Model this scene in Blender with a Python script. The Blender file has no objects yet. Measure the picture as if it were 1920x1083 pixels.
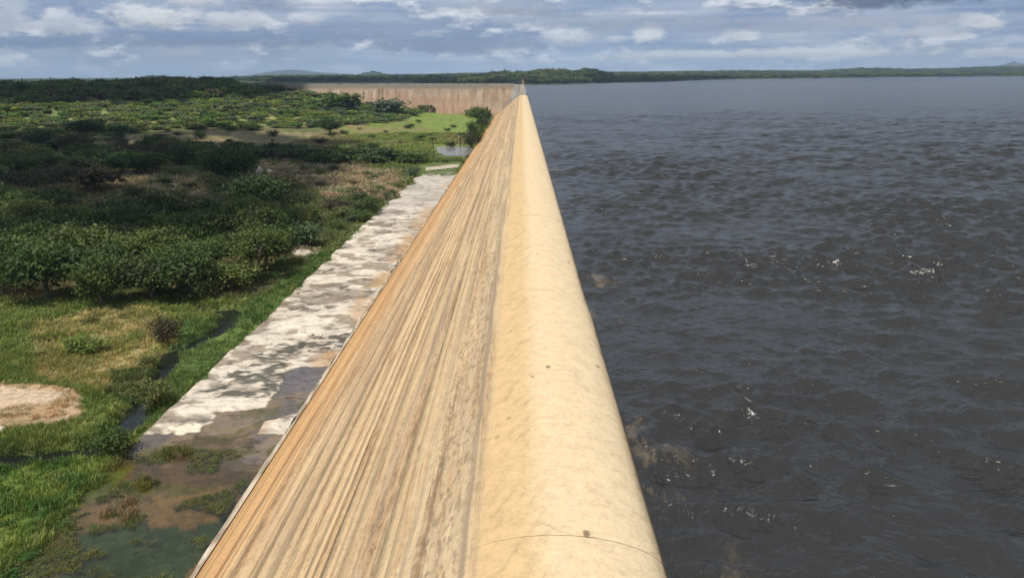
import bpy, math, random
import numpy as np
from mathutils import Vector, Matrix
random.seed(7)
RNG = np.random.default_rng(11)
S = bpy.context.scene
COL = S.collection
R = math.radians

# ------------------------------------------------------------------ camera
CAM = Vector((0.0, 0.0, 17.0))
FPX, CX, CY = 1450.0, 960.0, 541.5
PITCH, YAW, ROLL = R(15.44), R(0.76), R(0.27)
cd = bpy.data.cameras.new('camera')
cam = bpy.data.objects.new('camera', cd)
COL.objects.link(cam)
cam.location = CAM
cd.sensor_width = 36.0
cd.lens = FPX / 1920 * 36
cd.clip_start = 0.3
cd.clip_end = 60000
S.camera = cam
FW = Vector((-math.sin(YAW) * math.cos(PITCH), math.cos(YAW) * math.cos(PITCH), -math.sin(PITCH)))
RT = Vector((math.cos(YAW), math.sin(YAW), 0))
UP = RT.cross(FW)
RT, UP = RT * math.cos(ROLL) - UP * math.sin(ROLL), UP * math.cos(ROLL) + RT * math.sin(ROLL)
cam.rotation_euler = Matrix((RT, UP, -FW)).transposed().to_euler()

# ------------------------------------------------------------------ view, light
S.view_settings.view_transform = 'Standard'
S.view_settings.look = 'None'
S.view_settings.gamma = 1
S.view_settings.exposure = 0.1
S.view_settings.use_curve_mapping = False
SUN_DIR = Vector((-0.31, -0.36, 0.88)).normalized()      # towards the sun
sl = bpy.data.lights.new('sun', 'SUN')
sl.energy = 4.2
sl.angle = R(0.53)
sl.color = (1.0, 0.95, 0.87)
so = bpy.data.objects.new('sun', sl)
COL.objects.link(so)
so.rotation_euler = SUN_DIR.to_track_quat('Z', 'Y').to_euler()
so.location = (0, 0, 300)


def pxdir(x, y):
    return (FW * FPX + RT * (x - CX) - UP * (y - CY)).normalized()


class N:
    """small helper for node trees"""
    def __init__(s, nt):
        s.nt = nt
        s.l = nt.links

    def node(s, typ, **kw):
        n = s.nt.nodes.new(typ)
        for k, v in kw.items():
            setattr(n, k, v)
        return n

    def put(s, sock, v):
        if isinstance(v, bpy.types.NodeSocket):
            s.l.new(v, sock)
        elif v is not None:
            if isinstance(v, (tuple, list)) and len(v) == 3 and sock.type == 'RGBA':
                v = (*v, 1)
            sock.default_value = v

    def math(s, op, a, b=None, c=None, clamp=False):
        n = s.node('ShaderNodeMath', operation=op, use_clamp=clamp)
        s.put(n.inputs[0], a)
        if b is not None: s.put(n.inputs[1], b)
        if c is not None: s.put(n.inputs[2], c)
        return n.outputs[0]

    def vmath(s, op, a, b=None, out=0):
        n = s.node('ShaderNodeVectorMath', operation=op)
        s.put(n.inputs[0], a)
        if b is not None: s.put(n.inputs[1], b)
        return n.outputs[out]

    def mix(s, f, a, b, mode='MIX'):
        n = s.node('ShaderNodeMix', data_type='RGBA', blend_type=mode)
        n.clamp_factor = True
        s.put(n.inputs[0], f)
        s.put(n.inputs[6], a)
        s.put(n.inputs[7], b)
        return n.outputs[2]

    def noise(s, vec, scale=1.0, detail=4.0, rough=0.55, dist=0.0, out=0):
        n = s.node('ShaderNodeTexNoise')
        n.inputs['Scale'].default_value = scale
        n.inputs['Detail'].default_value = detail
        n.inputs['Roughness'].default_value = rough
        n.inputs['Distortion'].default_value = dist
        if vec is not None: s.put(n.inputs['Vector'], vec)
        return n.outputs[out]

    def mul3(s, vec, xyz):
        return s.vmath('MULTIPLY', vec, xyz)

    def ss(s, v, a, b, lo=0.0, hi=1.0):
        n = s.node('ShaderNodeMapRange', interpolation_type='SMOOTHSTEP')
        s.put(n.inputs[0], v)
        n.inputs[1].default_value = a
        n.inputs[2].default_value = b
        n.inputs[3].default_value = lo
        n.inputs[4].default_value = hi
        return n.outputs[0]

    def ramp(s, f, stops, interp='LINEAR'):
        n = s.node('ShaderNodeValToRGB')
        cr = n.color_ramp
        cr.interpolation = interp
        while len(cr.elements) < len(stops):
            cr.elements.new(0.5)
        for e, (p, c) in zip(cr.elements, stops):
            e.position = p
            e.color = (*c, 1) if len(c) == 3 else c
        s.put(n.inputs[0], f)
        return n.outputs[0]

    def sep(s, v):
        n = s.node('ShaderNodeSeparateXYZ')
        s.put(n.inputs[0], v)
        return n.outputs

    def bump(s, h, strength, dist, normal=None):
        n = s.node('ShaderNodeBump')
        n.inputs['Strength'].default_value = strength
        n.inputs['Distance'].default_value = dist
        s.put(n.inputs['Height'], h)
        if normal is not None: s.put(n.inputs['Normal'], normal)
        return n.outputs[0]


# ------------------------------------------------------------------ world
W = bpy.data.worlds.new('World')
S.world = W
W.use_nodes = True
W.node_tree.nodes.clear()
w = N(W.node_tree)
SKY_STRENGTH = 0.1
sky = w.node('ShaderNodeTexSky', sky_type='NISHITA')
sky.sun_disc = False
sky.sun_elevation = math.asin(SUN_DIR.z)
sky.sun_rotation = math.atan2(SUN_DIR.x, SUN_DIR.y)
sky.air_density = 1.0
sky.dust_density = 1.5
d = w.vmath('NORMALIZE', w.node('ShaderNodeTexCoord').outputs['Generated'])
dz = w.sep(d)[2]


def cval(c, k=1.0):
    return tuple(x * k / SKY_STRENGTH for x in c)


# broad grey-blue deck of cloud, banded near the horizon
warp = w.noise(w.mul3(d, (3, 3, 12)), 1.5, 3, .5, out=1)
dw = w.vmath('ADD', d, w.vmath('MULTIPLY', w.vmath('SUBTRACT', warp, (.5, .5, .5)), (.035, .035, .010)))
deck = w.noise(w.mul3(dw, (3.2, 3.2, 30)), 1.6, 5, .55)
band = w.noise(w.mul3(dw, (1.6, 1.6, 55)), 1.5, 4, .5)
deckv = w.math('ADD', w.math('MULTIPLY', deck, .6), w.math('MULTIPLY', band, .4))
deckc = w.ramp(deckv, [(.37, cval((.16, .24, .40))), (.46, cval((.27, .36, .53))), (.55, cval((.40, .47, .60))), (.65, cval((.70, .73, .79)))])
gap = w.ss(w.noise(w.mul3(dw, (2.2, 2.2, 18)), 1.3, 4, .55), .50, .62)
base = w.mix(w.math('MULTIPLY', gap, .38), deckc, w.mix(.35, sky.outputs[0], cval((.30, .42, .60))))
hz = w.ss(dz, 0.0, .04, 1.0, 0.0)
base = w.mix(w.math('MULTIPLY', hz, .5), base, cval((.28, .40, .58)))
# cumulus heaps: bright tops, grey flat bases, from the density above and below
p1 = w.mul3(dw, (5.5, 5.5, 15))
c1 = w.noise(p1, 2.1, 7, .58)
c2 = w.noise(w.vmath('ADD', p1, (0, 0, .16)), 2.1, 7, .58)
cov = w.ss(c1, .48, .60)
lit = w.ss(w.math('SUBTRACT', c1, c2), -.05, .12)
cumc = w.mix(lit, cval((.19, .26, .40)), cval((.86, .88, .91)))
base = w.mix(w.math('MULTIPLY', cov, .72), base, cumc)
fine = w.noise(w.mul3(dw, (9, 9, 24)), 5.0, 6, .6)
finev = w.math('SUBTRACT', fine, .5)
# single clouds seen in the view: (x, y, half width, half height, colour, amount)
for (x, y, hw, hh, c, am) in [
        (1218, 66, 34, 16, (.82, .84, .87), .95), (1055, 70, 46, 18, (.70, .74, .80), .85),
        (1160, 73, 20, 8, (.62, .66, .72), .7), (583, 37, 30, 11, (.70, .73, .78), .8),
        (1846, 42, 34, 15, (.84, .85, .87), .9), (1740, 58, 95, 12, (.66, .69, .74), .7), (1390, 68, 35, 9, (.6, .64, .70), .7),
        (125, 48, 62, 26, (.60, .65, .73), .75), (15, 35, 36, 42, (.58, .63, .71), .7),
        (285, 32, 85, 20, (.76, .79, .82), .9), (440, 38, 75, 16, (.66, .69, .74), .85), (365, 2, 50, 10, (.7, .72, .76), .8), (980, 78, 30, 8, (.5, .55, .63), .5),
        (1430, 101, 300, 8, (.74, .75, .76), .92), (1240, 106, 110, 5, (.62, .65, .67), .7), (1900, 98, 60, 9, (.58, .60, .64), .7),
        (1660, -2, 150, 14, (.13, .17, .28), .95), (880, 84, 170, 18, (.17, .235, .38), .85), (690, 60, 180, 26, (.25, .32, .47), .7), (1130, 40, 200, 14, (.32, .37, .48), .6), (500, 4, 60, 14, (.30, .36, .5), .7),
        (400, 74, 260, 15, (.19, .27, .43), .8), (50, 78, 110, 13, (.17, .26, .43), .85), (1000, 18, 110, 16, (.30, .35, .46), .6), (900, 14, 130, 14, (.42, .46, .55), .5),
        (1480, 45, 330, 16, (.40, .44, .53), .55), (330, 103, 50, 8, (.5, .52, .58), .5)]:
    c0 = pxdir(x, y)
    dd = w.vmath('SUBTRACT', d, tuple(c0))
    dd = w.vmath('MULTIPLY', dd, (FPX / hw, FPX / hw, FPX / hh))
    ln = w.vmath('LENGTH', dd, out=1)
    m = w.ss(w.math('ADD', ln, w.math('MULTIPLY', finev, -2.6)), 1.25, .35)
    # brighter above, greyer below
    v = w.sep(dd)[2]
    t = w.ss(w.math('ADD', v, w.math('MULTIPLY', finev, 2.0)), -1.0, .6, .0, 1.0)
    cc = w.mix(t, cval(tuple(q * .72 for q in c)), cval(c))
    base = w.mix(w.math('MULTIPLY', m, am), base, cc)
grd = w.ss(dz, -.02, -.2)
base = w.mix(grd, base, cval((.10, .11, .08)))
bg = w.node('ShaderNodeBackground')
bg.inputs[1].default_value = SKY_STRENGTH
w.put(bg.inputs[0], base)
wo = w.node('ShaderNodeOutputWorld')
w.l.new(bg.outputs[0], wo.inputs[0])


# ------------------------------------------------------------------ numpy noise and maths
def _h(ix, iy, seed):
    n = (ix.astype(np.int64) * 374761393 + iy.astype(np.int64) * 668265263 + seed * 974634777) & 0xFFFFFFFF
    n = ((n ^ (n >> 13)) * 1274126177) & 0xFFFFFFFF
    n = n ^ (n >> 16)
    return (n & 0xFFFFFF) / float(0xFFFFFF)


def vnoise(x, y, seed=0):
    x = np.asarray(x, float); y = np.asarray(y, float)
    ix = np.floor(x); iy = np.floor(y)
    fx = x - ix; fy = y - iy
    fx = fx * fx * (3 - 2 * fx); fy = fy * fy * (3 - 2 * fy)
    a = _h(ix, iy, seed); b = _h(ix + 1, iy, seed); c = _h(ix, iy + 1, seed); e = _h(ix + 1, iy + 1, seed)
    return (a + (b - a) * fx) * (1 - fy) + (c + (e - c) * fx) * fy


def fbm(x, y, o=4, seed=0):
    s = 0; a = .5; t = 0
    for i in range(o):
        s = s + a * vnoise(x * 2 ** i, y * 2 ** i, seed + i * 17); t += a; a *= .5
    return s / t


def sst(v, a, b):
    t = np.clip((np.asarray(v, float) - a) / (b - a), 0, 1)
    return t * t * (3 - 2 * t)


def project(X, Y, Z):
    x = X - CAM.x; y = Y - CAM.y; z = Z - CAM.z
    dpt = x * FW.x + y * FW.y + z * FW.z
    dpt = np.where(dpt < .1, .1, dpt)
    u = x * RT.x + y * RT.y + z * RT.z
    v = x * UP.x + y * UP.y + z * UP.z
    return CX + FPX * u / dpt, CY - FPX * v / dpt, dpt


def inpoly(px, py, poly):
    px = np.asarray(px, float); py = np.asarray(py, float)
    r = np.zeros(px.shape, bool)
    n = len(poly)
    for i in range(n):
        x1, y1 = poly[i]; x2, y2 = poly[(i + 1) % n]
        if y1 == y2: continue
        c = ((y1 > py) != (y2 > py)) & (px < (x2 - x1) * (py - y1) / (y2 - y1) + x1)
        r ^= c
    return r


# ------------------------------------------------------------------ the ground
WATER = 8.2
END = 335.0            # far end of the spillway crest


def base_height(X, Y):
    """broad shape of the land, before banks and stream"""
    X = np.asarray(X, float); Y = np.asarray(Y, float)
    left = sst(-X, 6, 120)
    rise = sst(Y + .45 * np.maximum(-X - 50, 0), 225, 400)
    z = (9.9 - .8 * sst(-X, 120, 260)) * left * rise - 5 * sst(Y, 430, 700) * left
    roll = (fbm(X / 60, Y / 60, 3, 5) - .5) * 2.4 * sst(-X, 22, 60) * sst(Y, 60, 130)
    z = z + roll
    z = z + (fbm(X / 9, Y / 9, 3, 9) - .5) * .7 * sst(-X, 19.5, 26)
    z = z + 5.5 * np.exp(-((X + 190) / 80) ** 2 - ((Y - 470) / 90) ** 2) * 0.6
    # the reservoir bed
    bed = sst(X, -6, 3) * (1 - sst(Y, 338, 350) * sst(-X, 0, 6))
    behind = sst(Y - (340 + .38 * np.maximum(-X, 0)), 1, 12) * sst(X, -150, -120)
    inlake = np.maximum(sst(X, 2, 8), behind)
    z = z * (1 - inlake) + 2.0 * inlake
    # the far shore: farther away towards the right
    r = np.hypot(X, Y)
    az = np.degrees(np.arctan2(X, Y))
    shore = 760 + 190 * sst(az, 2, 8) + 500 * sst(az, 8, 16) + 900 * sst(az, 14, 34) + 40 * (fbm(az / 1.3, az * 0, 3, 3) - .5)
    land = sst(r, shore - 14, shore + 26) * sst(az, -60, -30)
    zl = 9.2 + 6 * sst(r, shore, shore + 900) * (.4 + fbm(X / 260, Y / 260, 3, 21)) - 3.2 * sst(-az, 2, 9)
    def bump(azc, rc, wa, wr, h):
        return h * np.exp(-((az - azc) / wa) ** 2 - ((r - rc) / wr) ** 2)
    zl = zl + bump(-1.6, 860, 1.9, 70, 6) + bump(4.9, 980, 1.25, 60, 8) + bump(-6.5, 900, 1.4, 60, 3)
    zl = zl + bump(1.8, 1000, 2.5, 90, 8) + bump(23, 2700, 2.2, 260, 9) + bump(27.5, 2900, 5, 300, 6) + bump(15, 2300, 6, 250, 5) + bump(32, 3600, 5, 400, 14)
    zl = zl + sst(r, 2200, 3800) * 8 * sst(az, -12, 0) - 5 * sst(-az, 15, 24)
    z = np.where(r > 500, z * (1 - land) + np.maximum(zl, z * 0) * land, z)
    # distant hills
    z = z + bump(-15.5, 6200, 1.7, 600, 36) + bump(-17.3, 6400, 2.0, 600, 30) + bump(-13, 6100, 1.6, 500, 22) + bump(-10.6, 3600, .7, 260, 22)
    z = z + bump(31.1, 7200, .6, 500, 46) + bump(32.2, 7400, 1.8, 500, 52)
    # pits and pool bed by the apron
    return z


_T = 10.0 * 1.01 ** np.arange(0, 640)


def unproject(x, y):
    dv = pxdir(x, y)
    z = base_height(CAM.x + dv.x * _T, CAM.y + dv.y * _T)
    h = (CAM.z + dv.z * _T) - z
    i = int(np.argmax(h < 0)) if (h < 0).any() else len(_T) - 1
    t = _T[i]
    if 0 < i < len(_T) - 1:
        t = _T[i - 1] + (_T[i] - _T[i - 1]) * h[i - 1] / (h[i - 1] - h[i])
    p = CAM + dv * float(t)
    return p.x, p.y, t


STREAM_PX = [(-160, 862), (-40, 856), (40, 854), (110, 846), (170, 838), (215, 812), (243, 782), (262, 748), (296, 712), (314, 676),
             (322, 655), (350, 647), (385, 628), (412, 610), (432, 597), (430, 576), (395, 578), (330, 566)]
STREAM = np.array([unproject(*p)[:2] for p in STREAM_PX])
SW = np.array([1.6, 1.5, 1.2, .9, .9, .8, .8, .2, .15, .3, .8, .8, .5, .9, .9, .9, .5, .3]) * .42


def seg_dist(X, Y, P, Wd=None):
    best = np.full(np.shape(X), 1e9)
    for i in range(len(P) - 1):
        ax, ay = P[i]; bx, by = P[i + 1]
        vx, vy = bx - ax, by - ay
        t = np.clip(((X - ax) * vx + (Y - ay) * vy) / (vx * vx + vy * vy + 1e-9), 0, 1)
        dd = np.hypot(X - ax - t * vx, Y - ay - t * vy)
        if Wd is not None:
            dd = dd - (Wd[i] + (Wd[i + 1] - Wd[i]) * t)
        best = np.minimum(best, dd)
    return best


POOL_Z = -0.06


def height(X, Y):
    z = base_height(X, Y)
    X = np.asarray(X, float); Y = np.asarray(Y, float)
    near = (Y < 90) & (X < -11) & (X > -60) & (Y > 0)
    sd = seg_dist(X, Y, STREAM, SW) + (fbm(X * 1.1, Y * 1.1, 3, 31) - .5) * .9
    carve = (1 - sst(sd, -.05, .9)) * 0.75
    z = np.where(near, z - carve, z)
    # the near pool beside the dam: shallow mud bed
    pb = sst(X, -19.2, -17.8) * (1 - sst(Y, 33.6, 34.2))
    bedz = POOL_Z - .10 + (fbm(X * .55, Y * .55, 4, 41) - .52) * .42
    deep = sst(X + (27 - Y) * .55, -14.6, -12.6) * (1 - sst(Y, 30, 33))
    bedz = bedz - deep * .35
    z = np.where(Y < 40, z * (1 - pb) + bedz * pb, z)
    # under the dam and under the apron the ground is cut away
    under = (X > -18.6) & (X < 3) & (Y > 33.8) & (Y < 139)
    z = np.where(under, np.minimum(z, -.35), z)
    under2 = (X > -11.9) & (X < 3) & (Y < END + 2)
    z = np.where(under2, np.minimum(z, -.6), z)
    return z


def C(*a): return np.array(a, float)


def ground_colour(X, Y, Z):
    px, py, dpt = project(X, Y, Z)
    # wander the borders so no outline is straight
    k = np.clip(1450 / dpt, .5, 60)
    wx = (fbm(X * .35, Y * .35, 4, 51) - .5) * 2.6 * k
    wy = (fbm(X * .35 + 9, Y * .35, 4, 52) - .5) * 1.2 * k
    qx, qy = px + wx, py + wy * .6
    n1 = fbm(X * .18, Y * .18, 4, 61); n2 = fbm(X * .9, Y * .9, 3, 62); n3 = fbm(X / 22, Y / 22, 3, 63)
    col = np.zeros(X.shape + (3,))
    g = C(.11, .13, .045); b = C(.17, .14, .075)
    col[...] = g
    col = col + (b - g) * sst(n1 * .6 + n3 * .4, .42, .62)[..., None]

    def lay(mask, c, c2=None, n=None):
        nonlocal col
        m = mask.astype(float)[..., None] if mask.dtype == bool else mask[..., None]
        cc = c if c2 is None else c + (c2 - c) * (n[..., None])
        col = col * (1 - m) + cc * m
    front = (Y > 5)
    # fields
    lay(front & inpoly(qx, qy, [(600, 262), (640, 236), (760, 222), (800, 205), (920, 205), (905, 262), (870, 300), (800, 330), (700, 318)]),
        C(.15, .19, .045), C(.20, .17, .075), sst(n1, .45, .6))
    lay(front & inpoly(qx, qy, [(760, 206), (915, 205), (915, 246), (850, 250), (800, 238), (760, 222)]), C(.14, .20, .045), C(.19, .23, .06), n2)
    lay(front & inpoly(qx, qy, [(690, 300), (780, 285), (880, 290), (850, 335), (760, 345), (700, 325)]), C(.09, .14, .03), C(.12, .13, .05), n2)
    lay(front & inpoly(qx, qy, [(190, 262), (300, 246), (480, 244), (640, 252), (620, 280), (470, 282), (300, 282), (200, 290)]),
        C(.17, .15, .07), C(.24, .19, .11), sst(n2, .4, .7))
    lay(front & inpoly(qx, qy, [(480, 305), (640, 312), (760, 325), (735, 372), (640, 385), (575, 352), (500, 330)]),
        C(.34, .25, .18), C(.13, .14, .06), sst(n2, .45, .62))
    lay(front & inpoly(qx, qy, [(190, 334), (365, 330), (400, 376), (330, 368), (220, 362)]), C(.38, .29, .19), C(.12, .12, .05), sst(n2, .45, .62))
    lay(front & inpoly(qx, qy, [(0, 205), (130, 195), (420, 190), (620, 180), (720, 205), (640, 235), (300, 235), (0, 245)]),
        C(.20, .235, .065), C(.25, .24, .10), n2)
    lay(front & inpoly(qx, qy, [(60, 180), (180, 182), (180, 200), (60, 200)]), C(.40, .35, .25), C(.14, .15, .06), sst(n2, .35, .55))
    # near meadow
    lay(front & (qy > 560) & (qx < 760) & (X < -18.2), C(.115, .165, .04), C(.18, .20, .055), n2)
    lay(front & inpoly(qx, qy, [(40, 618), (150, 585), (230, 568), (310, 585), (330, 640), (300, 700), (290, 745), (200, 740), (120, 712), (60, 690)]),
        C(.22, .21, .065), C(.30, .25, .11), sst(n2, .4, .65))
    lay(front & inpoly(qx, qy, [(330, 610), (400, 590), (520, 540), (620, 470), (650, 480), (300, 800), (250, 790), (290, 700)]),
        C(.09, .145, .04), C(.13, .175, .05), n2)
    lay(front & inpoly(qx, qy, [(-250, 715), (40, 716), (95, 712), (150, 740), (138, 785), (60, 806), (-250, 822)]), C(.47, .335, .205), C(.36, .25, .14), sst(n2, .40, .6))
    lay(front & inpoly(qx, qy, [(-60, 726), (60, 722), (110, 738), (60, 760), (-60, 770)]), C(.54, .41, .29))
    lay(front & inpoly(qx, qy, [(540, 470), (600, 462), (590, 490), (548, 484)]), C(.44, .37, .27))
    lay(front & inpoly(qx, qy, [(200, 690), (300, 690), (330, 730), (260, 770), (210, 740)]), C(.12, .11, .045), C(.05, .10, .02), n2)
    # near left bank and pool bed
    lay(front & inpoly(qx, qy, [(-300, 860), (215, 850), (215, 920), (120, 960), (90, 1100), (-300, 1100)]), C(.08, .14, .03), C(.16, .21, .045), sst(n2, .35, .65))
    mud = (X > -18.9) & (X < -11) & (Y < 33.9)
    lay(mud, C(.22, .16, .095), C(.15, .12, .065), sst(n2, .35, .65))
    lay((mud & (n1 > .52)), C(.10, .10, .03), C(.16, .16, .04), n2)
    lay(mud & inpoly(qx, qy, [(200, 900), (320, 905), (450, 905), (470, 860), (330, 850), (230, 870)]), C(.17, .115, .065), C(.10, .075, .045), n2)
    lay(mud & inpoly(qx, qy, [(150, 1000), (330, 960), (420, 925), (440, 900), (500, 880), (420, 1010), (360, 1100), (100, 1100)]), C(.045, .085, .06), C(.06, .095, .045), n2)
    lay(mud & inpoly(qx, qy, [(290, 930), (420, 905), (440, 940), (380, 985), (290, 985)]), C(.27, .18, .09), C(.20, .145, .07), n2)
    lay(mud & inpoly(qx, qy, [(-300, 870), (200, 880), (210, 915), (140, 960), (100, 1040), (60, 1100), (-300, 1100)]), C(.09, .14, .035), C(.17, .20, .05), n2)
    # water margins are dark and wet
    sd = seg_dist(X, Y, STREAM, SW)
    wet = np.where((Y < 90) & (X > -70) & (X < -12), 1 - sst(sd, .1, .8), 0)
    lay(wet * .8, C(.03, .04, .02))
    # lake shore and far land
    r = np.hypot(X, Y)
    fl = sst(r, 450, 700) * sst(X * 0 + np.degrees(np.arctan2(X, Y)), -60, -40)
    lay(fl, C(.045, .065, .028), C(.075, .09, .04), sst(fbm(X / 70, Y / 35, 3, 71), .4, .65))
    lay(sst(r, 4200, 5200), C(.030, .040, .030))
    return np.clip(col * (.82 + .36 * n2[..., None]), 0, 1)


def mesh_from_grid(name, X, Y, Z, attrs=None, smooth=True):
    n, m = X.shape
    me = bpy.data.meshes.new(name)
    co = np.stack([X, Y, Z], -1).reshape(-1, 3).astype(np.float32)
    i = np.arange(n * m).reshape(n, m)
    q = np.stack([i[:-1, :-1], i[:-1, 1:], i[1:, 1:], i[1:, :-1]], -1).reshape(-1, 4)
    e1 = co[q[:, 1]] - co[q[:, 0]]; e2 = co[q[:, 3]] - co[q[:, 0]]
    if float((e1[:, 0] * e2[:, 1] - e1[:, 1] * e2[:, 0]).sum()) < 0: q = q[:, ::-1]
    return fill_mesh(me, co, q, attrs, smooth)


def fill_mesh(me, co, q, attrs=None, smooth=True):
    k = q.shape[1]
    me.vertices.add(len(co)); me.vertices.foreach_set('co', np.asarray(co, np.float32).ravel())
    me.loops.add(q.size); me.loops.foreach_set('vertex_index', q.ravel().astype(np.int32))
    me.polygons.add(len(q))
    me.polygons.foreach_set('loop_start', (np.arange(len(q)) * k).astype(np.int32))
    me.polygons.foreach_set('loop_total', np.full(len(q), k, np.int32))
    me.polygons.foreach_set('use_smooth', np.full(len(q), smooth, bool))
    me.update(calc_edges=True)
    for nm, (dom, arr) in (attrs or {}).items():
        if arr.ndim == 2:
            a = me.attributes.new(nm, 'FLOAT_COLOR', dom)
            c4 = np.ones((len(arr), 4), np.float32); c4[:, :3] = arr
            a.data.foreach_set('color', c4.ravel())
        else:
            a = me.attributes.new(nm, 'FLOAT', dom)
            a.data.foreach_set('value', arr.astype(np.float32))
    return me


def link(name, me, mat=None, parent=None):
    o = bpy.data.objects.new(name, me)
    COL.objects.link(o)
    if mat is not None and me is not None and not me.materials:
        me.materials.append(mat)
    if parent is not None: o.parent = parent
    return o


def tag(o, label=None, cat=None, group=None, kind=None):
    if label: o['label'] = label
    if cat: o['category'] = cat
    if group: o['group'] = group
    if kind: o['kind'] = kind
    return o


def empty(name, loc=(0, 0, 0), rz=0.0):
    o = bpy.data.objects.new(name, None)
    COL.objects.link(o)
    o.location = loc; o.rotation_euler = (0, 0, rz)
    return o


def material(name, rough=.8, spec=.3):
    m = bpy.data.materials.new(name)
    m.use_nodes = True
    m.node_tree.nodes.clear()
    n = N(m.node_tree)
    b = n.node('ShaderNodeBsdfPrincipled')
    b.inputs['Roughness'].default_value = rough
    b.inputs['Specular IOR Level'].default_value = spec
    o = n.node('ShaderNodeOutputMaterial')
    n.l.new(b.outputs[0], o.inputs[0])
    return m, n, b


def wpos(n):
    return n.node('ShaderNodeNewGeometry').outputs['Position']


# ---- ground material
m_ground, n, b = material('ground_soil', .95, .1)
P = wpos(n)
a = n.node('ShaderNodeAttribute', attribute_name='col')
f = n.noise(P, 2.4, 6, .62)
f2 = n.noise(P, .35, 5, .6)
v = n.math('ADD', n.math('MULTIPLY', f, 1.1), n.math('MULTIPLY', f2, .8))
cc = n.mix(1.0, a.outputs[0], n.ramp(v, [(.62, (.62, .63, .58)), (.95, (1, 1, 1)), (1.25, (1.28, 1.24, 1.18))]), 'MULTIPLY')
n.put(b.inputs['Base Color'], cc)
n.put(b.inputs['Normal'], n.bump(n.noise(P, 5, 6, .7), .8, .25))

# ---- ground mesh: fan of rings, finer near the camera
rr = np.concatenate([np.array([0.5, 6, 12]), 17 * (24000 / 17) ** (np.linspace(0, 1, 560) ** 1.25)])
rr = np.sort(np.concatenate([rr, np.linspace(323, 350, 12)]))
th = np.concatenate([np.linspace(-180, -56, 26)[:-1], np.linspace(-56, 6, 430)[:-1], np.linspace(6, 50, 90)[:-1], np.linspace(50, 180, 20)])
TH, RR = np.meshgrid(np.radians(th), rr)
GX, GY = RR * np.sin(TH), RR * np.cos(TH)
GZ = height(GX, GY)
GC = ground_colour(GX, GY, GZ)
g = link('ground', mesh_from_grid('ground', GX, GY, GZ, {'col': ('POINT', GC.reshape(-1, 3))}), m_ground)
tag(g, 'rolling ground of grass, soil and scrub below the dam and round the lake', kind='structure')

# ------------------------------------------------------------------ lake
m_water, n, b = material('lake_water', .07, .5)
P = wpos(n)
b.inputs['IOR'].default_value = 1.333
dist = n.vmath('LENGTH', n.vmath('SUBTRACT', P, tuple(CAM)), out=1)
broad = n.noise(n.mul3(P, (.012, .03, 0)), 1, 3, .5)
silt = n.math('MULTIPLY', n.ss(n.sep(P)[0], 4.6, 3.0), n.ss(n.noise(n.mul3(P, (1, .45, 1)), .5, 6, .75), .53, .64))  # brown patches: stirred silt, and the dam's reflection put into the base colour
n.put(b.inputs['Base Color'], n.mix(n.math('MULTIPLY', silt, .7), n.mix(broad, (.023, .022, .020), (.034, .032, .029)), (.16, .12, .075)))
h1 = n.noise(n.mul3(P, (1.0, 1.7, 1)), 2.6, 4, .6, .4)
h2 = n.noise(n.mul3(P, (1.0, 1.5, 1)), .8, 5, .65, .5)
h3 = n.noise(n.mul3(P, (1.0, 1.0, 1)), .22, 5, .7, .4)
h4 = n.noise(n.mul3(P, (1.0, 2.0, 1)), 5.0, 3, .6, .5)
bn = n.bump(h1, .5, .035)
bn = n.bump(h2, .6, .2, bn)
bn = n.bump(h3, .8, .8, bn)
h5 = n.noise(n.mul3(P, (1.0, .8, 1)), .035, 4, .6, .3)
bn = n.bump(h5, .5, 2.5, bn)
n.put(b.inputs['Normal'], bn)
b.inputs['Roughness'].default_value = .24

ys = [-25.0]
while ys[-1] < 3600:
    ys.append(ys[-1] + max(.10, (.0043 if ys[-1] < 420 else .014) * max(math.hypot(ys[-1], 8) - 4, 1)))
ys = np.array(ys)
nx = 450
s = np.linspace(0, 1, nx) ** 1.55
YY, SS = np.meshgrid(ys, s, indexing='ij')
WX = 1.6 + SS * (1.05 * np.maximum(YY, 0) + 34)
rng = np.random.default_rng(5)
WZ = np.zeros_like(WX)
DX = np.zeros_like(WX); DY = np.zeros_like(WX)
spc = np.maximum(np.abs(np.gradient(WX, axis=1)), np.abs(np.gradient(YY, axis=0)))
gust = .75 + .7 * (fbm(WX / 14, YY / 9, 3, 81) - .5) * 2
for i in range(72):
    lam = .42 * (2.9 / .42) ** (rng.random() ** 1.1)
    k = 2 * math.pi / lam
    ang = R(250 + rng.normal() * 36)
    kx, ky = math.cos(ang) * k, math.sin(ang) * k
    amp = .0108 * lam ** .95 * (.6 + .8 * rng.random())
    A = amp * (1 - sst(spc * 2.1, lam * .5, lam)) * gust
    ph = kx * WX + ky * YY + rng.random() * 6.28 + 1.4 * (vnoise(WX / (lam * 5), YY / (lam * 5), i) - .5) * 2
    WZ += A * np.sin(ph)
    DX += A * .8 * np.cos(ph) * math.cos(ang)
    DY += A * .8 * np.cos(ph) * math.sin(ang)
WZ *= 1 - .45 * np.exp(-np.maximum(WX - 2.6, 0) / .8)
edge = sst(WX - 1.6, 0, 1.2)
lake = mesh_from_grid('lake', WX + DX * edge, YY + DY, WATER + WZ)
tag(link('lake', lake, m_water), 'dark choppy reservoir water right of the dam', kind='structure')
# the part of the lake that lies behind the long wall
bx = np.linspace(-600, 1.5, 40); by = np.linspace(0, 1, 14)
BX, T = np.meshgrid(bx, by)
BY = 348 + .38 * np.maximum(-BX, 0) * 1.0 + T * 420
tag(link('lake_behind_wall', mesh_from_grid('lake_back', BX, BY, BX * 0 + WATER - .02), m_water), 'reservoir water behind the long wall', kind='structure')

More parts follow.
